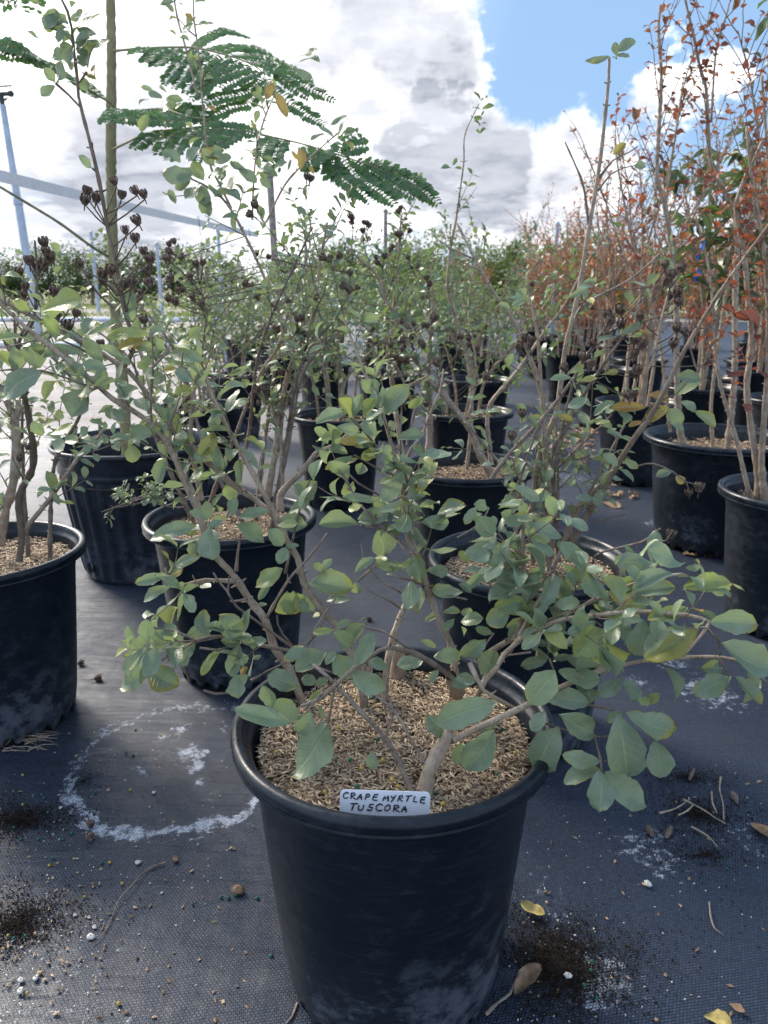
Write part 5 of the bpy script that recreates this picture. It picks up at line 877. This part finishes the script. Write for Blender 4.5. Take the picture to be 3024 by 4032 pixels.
frond(V2(490, 220, 2.4, 580, 212, 2.35, 700, 205, 2.3, 850, 208, 2.25, 1000, 245, 2.2, 1100, 285, 2.18, 1145, 325, 2.16), [V2(640, 205, 2.32, 600, 215, 2.2, 580, 225, 2.1), V2(700, 205, 2.3, 660, 230, 2.2, 622, 268, 2.1), V2(780, 207, 2.28, 720, 240, 2.2, 660, 285, 2.1), V2(850, 208, 2.25, 780, 265, 2.18, 710, 365, 2.1), V2(900, 220, 2.24, 830, 275, 2.18, 755, 380, 2.1), V2(950, 232, 2.22, 880, 290, 2.18, 800, 400, 2.1), V2(1000, 245, 2.2, 930, 290, 2.15, 860, 350, 2.1),
    V2(1050, 265, 2.2, 950, 300, 2.15, 880, 365, 2.12, 830, 430, 2.1), V2(1090, 285, 2.18, 1000, 310, 2.14, 920, 350, 2.1, 850, 420, 2.08), V2(1130, 310, 2.16, 1060, 330, 2.12, 960, 380, 2.1), V2(1145, 330, 2.16, 1060, 400, 2.12, 960, 420, 2.1, 880, 450, 2.08), V2(1150, 340, 2.16, 1080, 440, 2.12, 990, 470, 2.1, 880, 520, 2.08),
    V2(1140, 325, 2.16, 1180, 310, 2.2, 1290, 390, 2.2, 1330, 420, 2.2), V2(1060, 265, 2.2, 1180, 290, 2.25, 1290, 360, 2.25, 1440, 435, 2.25), V2(1000, 242, 2.2, 1120, 250, 2.3, 1250, 300, 2.35, 1350, 350, 2.4), V2(900, 215, 2.24, 1000, 200, 2.4, 1100, 225, 2.5, 1180, 260, 2.6), V2(840, 208, 2.25, 900, 160, 2.5, 980, 135, 2.6, 1070, 160, 2.7), V2(950, 230, 2.22, 1040, 205, 2.4, 1150, 230, 2.5, 1240, 290, 2.6), V2(1145, 335, 2.16, 1180, 380, 2.15, 1260, 450, 2.15, 1400, 540, 2.1)], 2.2)
frond(V2(488, 645, 2.4, 560, 610, 2.3, 640, 575, 2.2, 800, 555, 2.1, 960, 545, 2.05, 1120, 580, 2.0, 1280, 615, 1.95, 1420, 655, 1.9, 1600, 715, 1.85), [V2(720, 562, 2.15, 650, 590, 2.05, 578, 640, 2.0), V2(800, 555, 2.1, 730, 590, 2.0, 685, 665, 1.95), V2(880, 548, 2.08, 800, 590, 2.0, 730, 690, 1.9), V2(960, 548, 2.05, 890, 590, 1.97, 850, 700, 1.9), V2(1000, 555, 2.04, 930, 620, 1.95, 890, 680, 1.9), V2(960, 545, 2.05, 850, 500, 2.1, 720, 500, 2.1, 600, 530, 2.1), V2(1050, 560, 2.02, 980, 600, 1.95, 900, 640, 1.9),
    V2(1120, 580, 2.0, 1010, 560, 2.0, 870, 560, 2.0), V2(1180, 592, 1.98, 1150, 620, 1.9, 1128, 680, 1.85), V2(1230, 605, 1.97, 1200, 640, 1.9, 1180, 690, 1.85, 1210, 720, 1.85), V2(1320, 628, 1.94, 1340, 680, 1.86, 1345, 740, 1.82), V2(1400, 650, 1.9, 1400, 660, 1.85, 1340, 690, 1.8, 1300, 720, 1.8), V2(1460, 670, 1.88, 1480, 630, 1.9, 1520, 590, 1.9, 1545, 575, 1.9), V2(1470, 672, 1.88, 1520, 640, 1.88, 1580, 630, 1.88),
    V2(1420, 660, 1.9, 1470, 760, 1.85, 1540, 810, 1.82, 1600, 870, 1.8), V2(1480, 680, 1.88, 1550, 770, 1.85, 1620, 810, 1.82, 1700, 880, 1.8), V2(1530, 690, 1.87, 1640, 760, 1.85, 1720, 810, 1.82, 1790, 850, 1.8), V2(1560, 700, 1.86, 1650, 720, 1.86, 1780, 790, 1.84, 1860, 860, 1.82), V2(1600, 712, 1.85, 1700, 760, 1.85, 1800, 800, 1.85, 1890, 880, 1.83), V2(1450, 665, 1.9, 1430, 720, 1.87, 1440, 760, 1.85)], 2.0, .0035, .027)
frond(V2(488, 460, 2.4, 470, 440, 2.3, 400, 400, 2.2, 300, 330, 2.1, 180, 260, 2.05, 0, 190, 2.0, -100, 160, 2.0), [V2(440, 425, 2.3, 340, 350, 2.1, 200, 270, 2.0), V2(330, 350, 2.15, 200, 290, 2.05, 90, 230, 2.0, -20, 190, 2.0), V2(250, 300, 2.1, 100, 215, 2.0, -40, 180, 2.0), V2(180, 262, 2.05, 60, 240, 2.0, -20, 225, 2.0)], 2.1, .003)
frond(V2(480, 470, 2.4, 560, 480, 2.2, 700, 470, 2.1, 800, 500, 2.0, 890, 515, 2.0), [V2(560, 480, 2.2, 500, 480, 2.1, 450, 530, 2.0), V2(620, 472, 2.15, 560, 500, 2.05, 480, 520, 2.0), V2(700, 470, 2.1, 640, 505, 2.0, 520, 510, 1.98), V2(760, 485, 2.05, 700, 510, 2.0, 590, 515, 1.95), V2(820, 500, 2.0, 780, 520, 1.98, 700, 520, 1.95), V2(700, 470, 2.1, 800, 480, 2.1, 900, 500, 2.1)], 2.1, .003, .028)
frond(V2(60, -60, 2.1, 30, -20, 2.1, 0, 0, 2.1, -60, 20, 2.1), [V2(60, -60, 2.1, 90, 10, 2.1, 100, 45, 2.1), V2(160, -60, 2.1, 160, 10, 2.1, 155, 40, 2.1), V2(30, -20, 2.1, 50, 0, 2.1, 20, 20, 2.1)], 2.1, .002)
mb = MB(); leaf_rows_to_mesh(mb, fl, 3, 2, 'round'); mb.build('fronds', M['leaf_frond'], Ct.root, Ct.off); Ct.finish(2, 2, 'leaf_frond', tm='bark_green')
# ------------------------------------------------------------------ prototypes for the rows behind
def shrub(seed, name, label, kind, potr=.2, poth=.389, hmax=1.15, spread=.35, nst=7, ntw=13, twl=.2, ls=.034, sp=.038, lm='leaf_far', kindf=green_kind, bare=.15, capp=.15, trunk=False, potm='pot_far', bushes=True, r0=.007, group='green crape myrtles in the rows behind', t0=.25, wr=(.48, .68)):
    global RNG
    random.seed(seed); RNG = np.random.default_rng(seed)
    p = Plant(name, 0, 0, label, 'potted shrub', group); std_pot(p.root, potr, poth, potm, 72, True); mulch(p.root, potr * .85, poth - .04, 260, 'husk_dark', 'bed_far', .022, .007)
    for i in range(nst):
        a = i * 6.28 / nst + rnd(-.4, .4); r = rnd(.02, .09); x0, y0 = r * math.cos(a), r * math.sin(a); e = spread * rnd(.35, 1); hh = hmax * rnd(.78, 1.05); sw_ = rnd(-.04, .04)
        pts = [(x0, y0, poth - .06), (x0 * 1.3 + sw_, y0 * 1.3, poth + (hh - poth) * .25), (x0 + (e * math.cos(a)) * .5, y0 + e * math.sin(a) * .5 - sw_, poth + (hh - poth) * .6), (e * math.cos(a), e * math.sin(a), hh)]
        if trunk: pts = [(x0, y0, poth - .06), (x0 + rnd(-.03, .03), y0 + rnd(-.03, .03), poth + (hh - poth) * .22), (x0 + rnd(-.05, .05) + e * .2 * math.cos(a), y0 + rnd(-.05, .05), poth + (hh - poth) * .45), (e * .6 * math.cos(a), e * .6 * math.sin(a), poth + (hh - poth) * .75), (e * math.cos(a), e * math.sin(a), hh)]
        s = p.stem(pts, r0 * rnd(.8, 1.2), .0022, 'bark', 0, 7)
        sprout(p.tw, p.rows, s, t0, 1, ntw, twl, .0019, ls, sp, kindf, spread=.85, up=.45, bare=bare, caps=p.caps, capp=capp)
    # twiglet tangle
    if p.rows: # trim share handled by bare
        pass
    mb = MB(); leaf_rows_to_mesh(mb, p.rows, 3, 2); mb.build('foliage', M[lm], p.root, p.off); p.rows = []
    p.tw.build('twigs', M['bark_grey'], p.root, p.off)['kind'] = 'stuff'; p.tw = MB()
    if p.caps: put_capsules(p.caps[:14], p.root, p.off)
    p.caps = []
    return p.root
def place(protos, state, spots, cat='potted shrub', seed=3):
    random.seed(seed)
    for i, (x, y, k, s, label, grp) in enumerate(spots):
        src = protos[k]; o = src if src.name not in state else copy_tree(src); state.add(src.name)
        o.location = (x, y, 0); o.rotation_euler = (0, 0, rnd(0, 6.28)); o['label'] = label; o['category'] = cat; o['group'] = grp
        sz = s * rnd(.94, 1.06)
        for ch in o.children:
            if not ch.name.startswith(('pot', 'mulch')):
                ch.scale = (1, 1, sz); ch.location.z = .34 * (1 - sz)
PG = [shrub(31, 'crape_myrtle', '', 0, nst=7, ntw=13, twl=.18, ls=.044, sp=.034, bare=.15, hmax=1.12), shrub(32, 'crape_myrtle', '', 0, nst=8, ntw=12, twl=.19, ls=.044, sp=.034, bare=.15, hmax=1.2, spread=.42), shrub(33, 'crape_myrtle', '', 0, nst=6, ntw=13, twl=.17, ls=.044, sp=.034, bare=.2, hmax=1.05, spread=.45, capp=.3)]
redk = lambda: (rnd(.30, .60) if random.random() < .7 else rnd(0, .3)); orgk = lambda: (rnd(.5, 1) if random.random() < .8 else rnd(0, .35))
PR = [shrub(41, 'red_crape_myrtle', '', 1, .2, .389, 1.5, .36, 9, 18, .20, .030, .026, 'leaf_red', orgk, .25, .1, True, r0=.0065, t0=.15), shrub(42, 'red_crape_myrtle', '', 1, .2, .389, 1.65, .40, 8, 16, .22, .028, .03, 'leaf_red', red_kind, .45, .15, True, r0=.0075, t0=.2),
      shrub(43, 'red_crape_myrtle', '', 1, .21, .389, 2.0, .42, 6, 16, .26, .024, .05, 'leaf_red', redk, .5, .25, True, r0=.009, t0=.3), shrub(44, 'red_crape_myrtle', '', 1, .2, .389, 1.35, .34, 10, 18, .17, .030, .025, 'leaf_red', orgk, .25, .05, True, r0=.0055, t0=.12)]
gb = 'green crape myrtles in the rows behind'; rg = 'red leaved crape myrtles in the rows at right'
sp = [(-.19, 3.2, 0, 1, 'green crape myrtle in black pot standing alone on the centre strip of cloth', gb), (.36, 3.3, 2, 1, 'green crape myrtle close behind the thick crossing grey stems', gb), (-.826, 3.45, 1, .86, 'green crape myrtle in smooth black pot just behind the ribbed pot', gb), (-.92, 4.7, 0, .85, 'green crape myrtle at the back end of the ribbed pot row', gb),
      (.02, 4.75, 1, 1, 'green crape myrtle, fourth back in the row behind the front left pot', gb), (.55, 4.5, 2, 1.05, 'green crape myrtle in the centre row beside the clear cloth aisle', gb), (-.42, 5.4, 0, .88, 'bushy green crape myrtle between the two leftmost back rows', gb)]
n_ = 0
for r_, y in enumerate((6.1, 7.5, 9.0, 10.8, 12.8)):
    for c_, x in enumerate((-1.35, -.65, .05, .72)):
        if x < -1 and y < 7: continue
        sp.append((x * (1 + .02 * y) + .12 * math.sin(y * 3 + x), y + .3 * math.sin(x * 9 + y), (r_ + c_) % 3, (.80, .84, .78)[(r_ + c_ * 2) % 3], 'green crape myrtle in the %s row of the far green block, %s from left' % (NUM[r_], NUM[c_]), gb))
st = set(); place(PG, st, sp)
sr = [(1.19, 2.66, 2, 1, '', rg)]
sr = [(1.2, 3.6, 1, 1, 'red crape myrtle next behind the wide pot at right', rg), (1.45, 5.1, 1, 1, 'red crape myrtle, third in the row beside the cloth aisle', rg), (1.49, 6.3, 3, 1, 'red crape myrtle, fourth in the row beside the cloth aisle', rg), (1.64, 8.0, 0, 1, 'red crape myrtle, fifth in the row beside the cloth aisle', rg), (1.8, 9.6, 3, 1, 'red crape myrtle at the far end of the row beside the aisle', rg)]
ks = [0, 3, 1, 2, 0, 3]
for r_, (x0, ys_) in enumerate(((2.0, (3.7, 4.6, 5.8, 7.2, 8.8, 10.6)), (2.75, (4.6, 5.7, 6.9, 8.4, 10.2)), (3.6, (6.2, 7.6, 9.2, 11)), (4.6, (7.8, 9.5, 11.6)), (5.8, (9.8, 12.0)), (1.3, (11.4, 13.2)), (2.4, (12.6,)), (3.5, (13.4,)))):
    for c_, y in enumerate(ys_):
        nm = ('second', 'third', 'fourth', 'fifth', 'sixth')[r_] + ' row right of the aisle' if r_ < 5 else ('far back row by the aisle', 'hindmost row, middle', 'hindmost row, right')[r_ - 5]
        sr.append((x0 + .12 * math.sin(y * 5), y, ks[(r_ + c_ * 2) % 6], 1 + .05 * math.sin(y), 'red orange crape myrtle, %s in the %s' % (NUM[c_], nm), rg))
st = set(); place(PR, st, sr)
# ---------------- J: wide pot at right with pale trunks
random.seed(77); RNG = np.random.default_rng(77)
J = Plant('red_crape_myrtle', 1.19, 2.66, 'tall crape myrtle with pale trunks and few red leaves in the wide pot at right', 'potted shrub', 'red crape myrtles nearest on the right'); std_pot(J.root, .262, .40, 'pot'); mulch(J.root, .222, .345, 900, 'husk_dark', 'bed_far', .02, .006)
j1 = J.stem("S:2690,1750,2.62;S:2672,1650,2.62;S:2665,1400,2.62;S:2665,1250,2.62;S:2640,950,2.62;S:2612,780,2.62;S:2587,700,2.62;S:2595,500,2.62;S:2604,304,2.62;S:2593,130,2.62;S:2600,20,2.62", .0115, .0035)
j2 = J.stem("S:2860,1790,2.64;S:2878,1650,2.64;S:2893,1450,2.64;S:2895,1200,2.64;S:2900,900,2.64;S:2847,745,2.64;S:2800,646,2.64;S:2787,494,2.64;S:2779,342,2.64;S:2756,266,2.64;S:2733,152,2.64;S:2695,-15,2.64", .0115, .0032)
j3 = J.stem("S:2810,1790,2.7;S:2800,1600,2.7;S:2830,1350,2.7;S:2870,1100,2.7;S:2950,850,2.7;S:3024,600,2.7", .007, .003); j4 = J.stem("S:2800,480,2.64;S:2820,200,2.64;S:2860,60,2.64;S:2885,-40,2.64", .004, .0018); j5 = J.stem("S:2620,800,2.62;S:2650,600,2.62;S:2690,350,2.62;S:2740,180,2.62", .004, .0014); j6 = J.stem("S:2640,1700,2.66;S:2590,1300,2.66;S:2500,1000,2.66;S:2440,700,2.66;S:2420,560,2.66", .006, .0018)
j7 = J.stem("S:2900,1000,2.64;S:2990,700,2.6;S:2960,350,2.6;S:2905,120,2.6", .006, .0018)
for s_, n_ in ((j1, 20), (j2, 20), (j3, 13), (j4, 5), (j5, 7), (j6, 11), (j7, 14)): sprout(J.tw, J.rows, s_, .4, 1, n_, .19, .0018, .032, .045, lambda: (rnd(.30, .50) if random.random() < .7 else rnd(0, .28)), spread=.8, up=.5, bare=.3, wr=(.6, .85))
J.finish(4, 4, 'leaf_red', one=True)
traced_leaves(J.rows, 'S', 2.6, "")
# ---------------- K: right edge
K_ = Plant('red_crape_myrtle', 1.10, 1.955, 'crape myrtle with three tan trunks in the pot cut by the right edge', 'potted shrub', 'red crape myrtles nearest on the right'); std_pot(K_.root, .2, .389, 'pot'); mulch(K_.root, .17, .345, 900, 'husk_dark', 'bed', .014, .004)
k1 = K_.stem("N:1570,1340,1.92;N:1540,1280,1.92;N:1480,1030,1.92;N:1430,850,1.92;N:1370,640,1.92;N:1340,450,1.92;N:1330,250,1.92;S:2790,1050,1.92;S:2740,850,1.92", .0065, .0022); k2 = K_.stem("N:1600,1340,1.92;N:1600,1200,1.92;N:1560,930,1.92;N:1530,650,1.92;N:1560,400,1.92;N:1540,150,1.92;S:2930,1000,1.92;S:2900,800,1.92;S:3000,560,1.92", .010, .004)
k3 = K_.stem("N:1640,1350,1.9;N:1620,1100,1.9;N:1640,800,1.9;N:1659,500,1.9;S:3024,1200,1.9;S:3010,1000,1.9;S:2960,700,1.9;S:2940,500,1.9", .0085, .003); k4 = K_.stem("S:3080,2000,1.95;S:3060,1500,1.95;S:3040,900,1.95;S:3000,300,1.95", .009, .003)
for s_, n_ in ((k1, 13), (k2, 14), (k3, 14), (k4, 10)): sprout(K_.tw, K_.rows, s_, .35, 1, n_, .15, .0014, .026, .036, lambda: (rnd(.33, .62) if random.random() < .8 else rnd(0, .3)), spread=.8, up=.4, bare=.3, wr=(.6, .85))
traced_leaves(K_.rows, 'N', 1.9, "1590,300,1500,190,.7p;1540,250,1440,210,.5p;1520,560,1410,590,.5p;1600,560,1659,600,.6p;1500,760,1570,790,.6p;1659,90,1600,200,.6g;1460,230,1380,160,.5p", kindf=redk)
for r in K_.rows[-7:]: pass
K_.rows = [(*r[:12], (.38 if r[12] > .8 else r[12])) for r in K_.rows]
K_.finish(4, 4, 'leaf_red', one=True)
# ---------------- two green pot shrubs with long drooping leaves at the upper right
def droopy(x, y, h, label):
    p = Plant('drooping_tree', x, y, label, 'potted tree', 'trees with drooping leaves at right'); std_pot(p.root, .2, .389, 'pot_far', 72); mulch(p.root, .17, .34, 0, 'husk', 'bed_far')
    for i in range(4):
        a = i * 1.6; s = p.stem([(x, y, .33), (x + .05 * math.cos(a), y + .05 * math.sin(a), h * .5), (x + .25 * math.cos(a), y + .25 * math.sin(a), h * rnd(.85, 1.05))], .012, .004, 'bark', 0, 8)
        for j in range(20):
            b = s[int(len(s) * rnd(.45, .99))]; o_ = uvec([rnd(-1, 1), rnd(-1, 1), rnd(.0, .5)]); c = b + o_ * rnd(.05, .16); tube(p.tw, [b, c], [.002, .0015], 4, .05, 0)
            for q in range(4):
                t = c + uvec(o_ + rvec() * .8 + np.array([0, 0, -.7])) * rnd(.09, .16); p.rows.append((*c, *t, *uvec(rvec() + np.array([0, 0, .8])), .27, .2, .12, rnd(.1, .8)))
    mb = MB(); leaf_rows_to_mesh(mb, p.rows, 5, 2, 'long'); mb.build('foliage', M['leaf_long'], p.root, p.off); p.rows = []; p.finish()
droopy(1.72, 4.15, 1.65, 'green tree with long drooping leaves behind the red twigs at right'); droopy(2.42, 4.98, 1.75, 'second drooping leaved green tree, farther back at right')
xq = P(3040, 60, 2.3)
# drooping leaves entering the upper right corner belong to a taller tree just outside
p = Plant('drooping_tree', 1.42, 2.32, 'tall tree reaching in at the upper right corner with narrow green leaves', 'potted tree', 'trees with drooping leaves at right'); std_pot(p.root, .2, .389, 'pot_far', 72); mulch(p.root, .17, .34, 0, 'husk', 'bed_far')
s = p.stem([(1.42, 2.32, .33), (1.44, 2.3, 1.1), (1.40, 2.3, 1.62), (1.36, 2.3, 1.8)], .012, .005)
for (a, b, c, d) in ((3100, -30, 2985, 15), (3090, 40, 2975, 145), (3060, 60, 2990, 130), (3090, 180, 3005, 265), (3120, 120, 3060, 260), (3080, -60, 3020, -20)):
    B0, T0 = P(a, b, 2.28), P(c, d, 2.25); p.rows.append((*B0, *T0, *uvec([-.3, -.6, .8]), .3, .2, .12, .4)); tube(p.tw, [s[-4], B0], [.003, .0015], 5, .05, 0)
mb = MB(); leaf_rows_to_mesh(mb, p.rows, 8, 4, 'long'); mb.build('foliage', M['leaf_long'], p.root, p.off); p.rows = []; p.finish()
# ---------------- blue flagging ribbons
for i, (sx, sy, l) in enumerate(((2765, 930, .10), (2748, 1060, .05))):
    b = P(sx, sy, 3.4); mb = MB(); V = []
    for t in np.linspace(0, 1, 10):
        for e in (-.008, .008): V.append(b + np.array([e + .01 * math.sin(t * 6), .012 * math.sin(t * 8 + e * 90), -l * t]))
    V = np.array(V); mb.add(np.concatenate([V.reshape(10, 2, 3), (V + np.array([0, .0008, 0])).reshape(10, 2, 3)[:, ::-1]], 1).reshape(-1, 3), grid_faces(10, 4, True))
    tag(mb.build('flagging_ribbon', M['ribbon']), ('longer blue ribbon hanging among the red twigs at right', 'shorter blue ribbon scrap below the longer one')[i], 'ribbon')
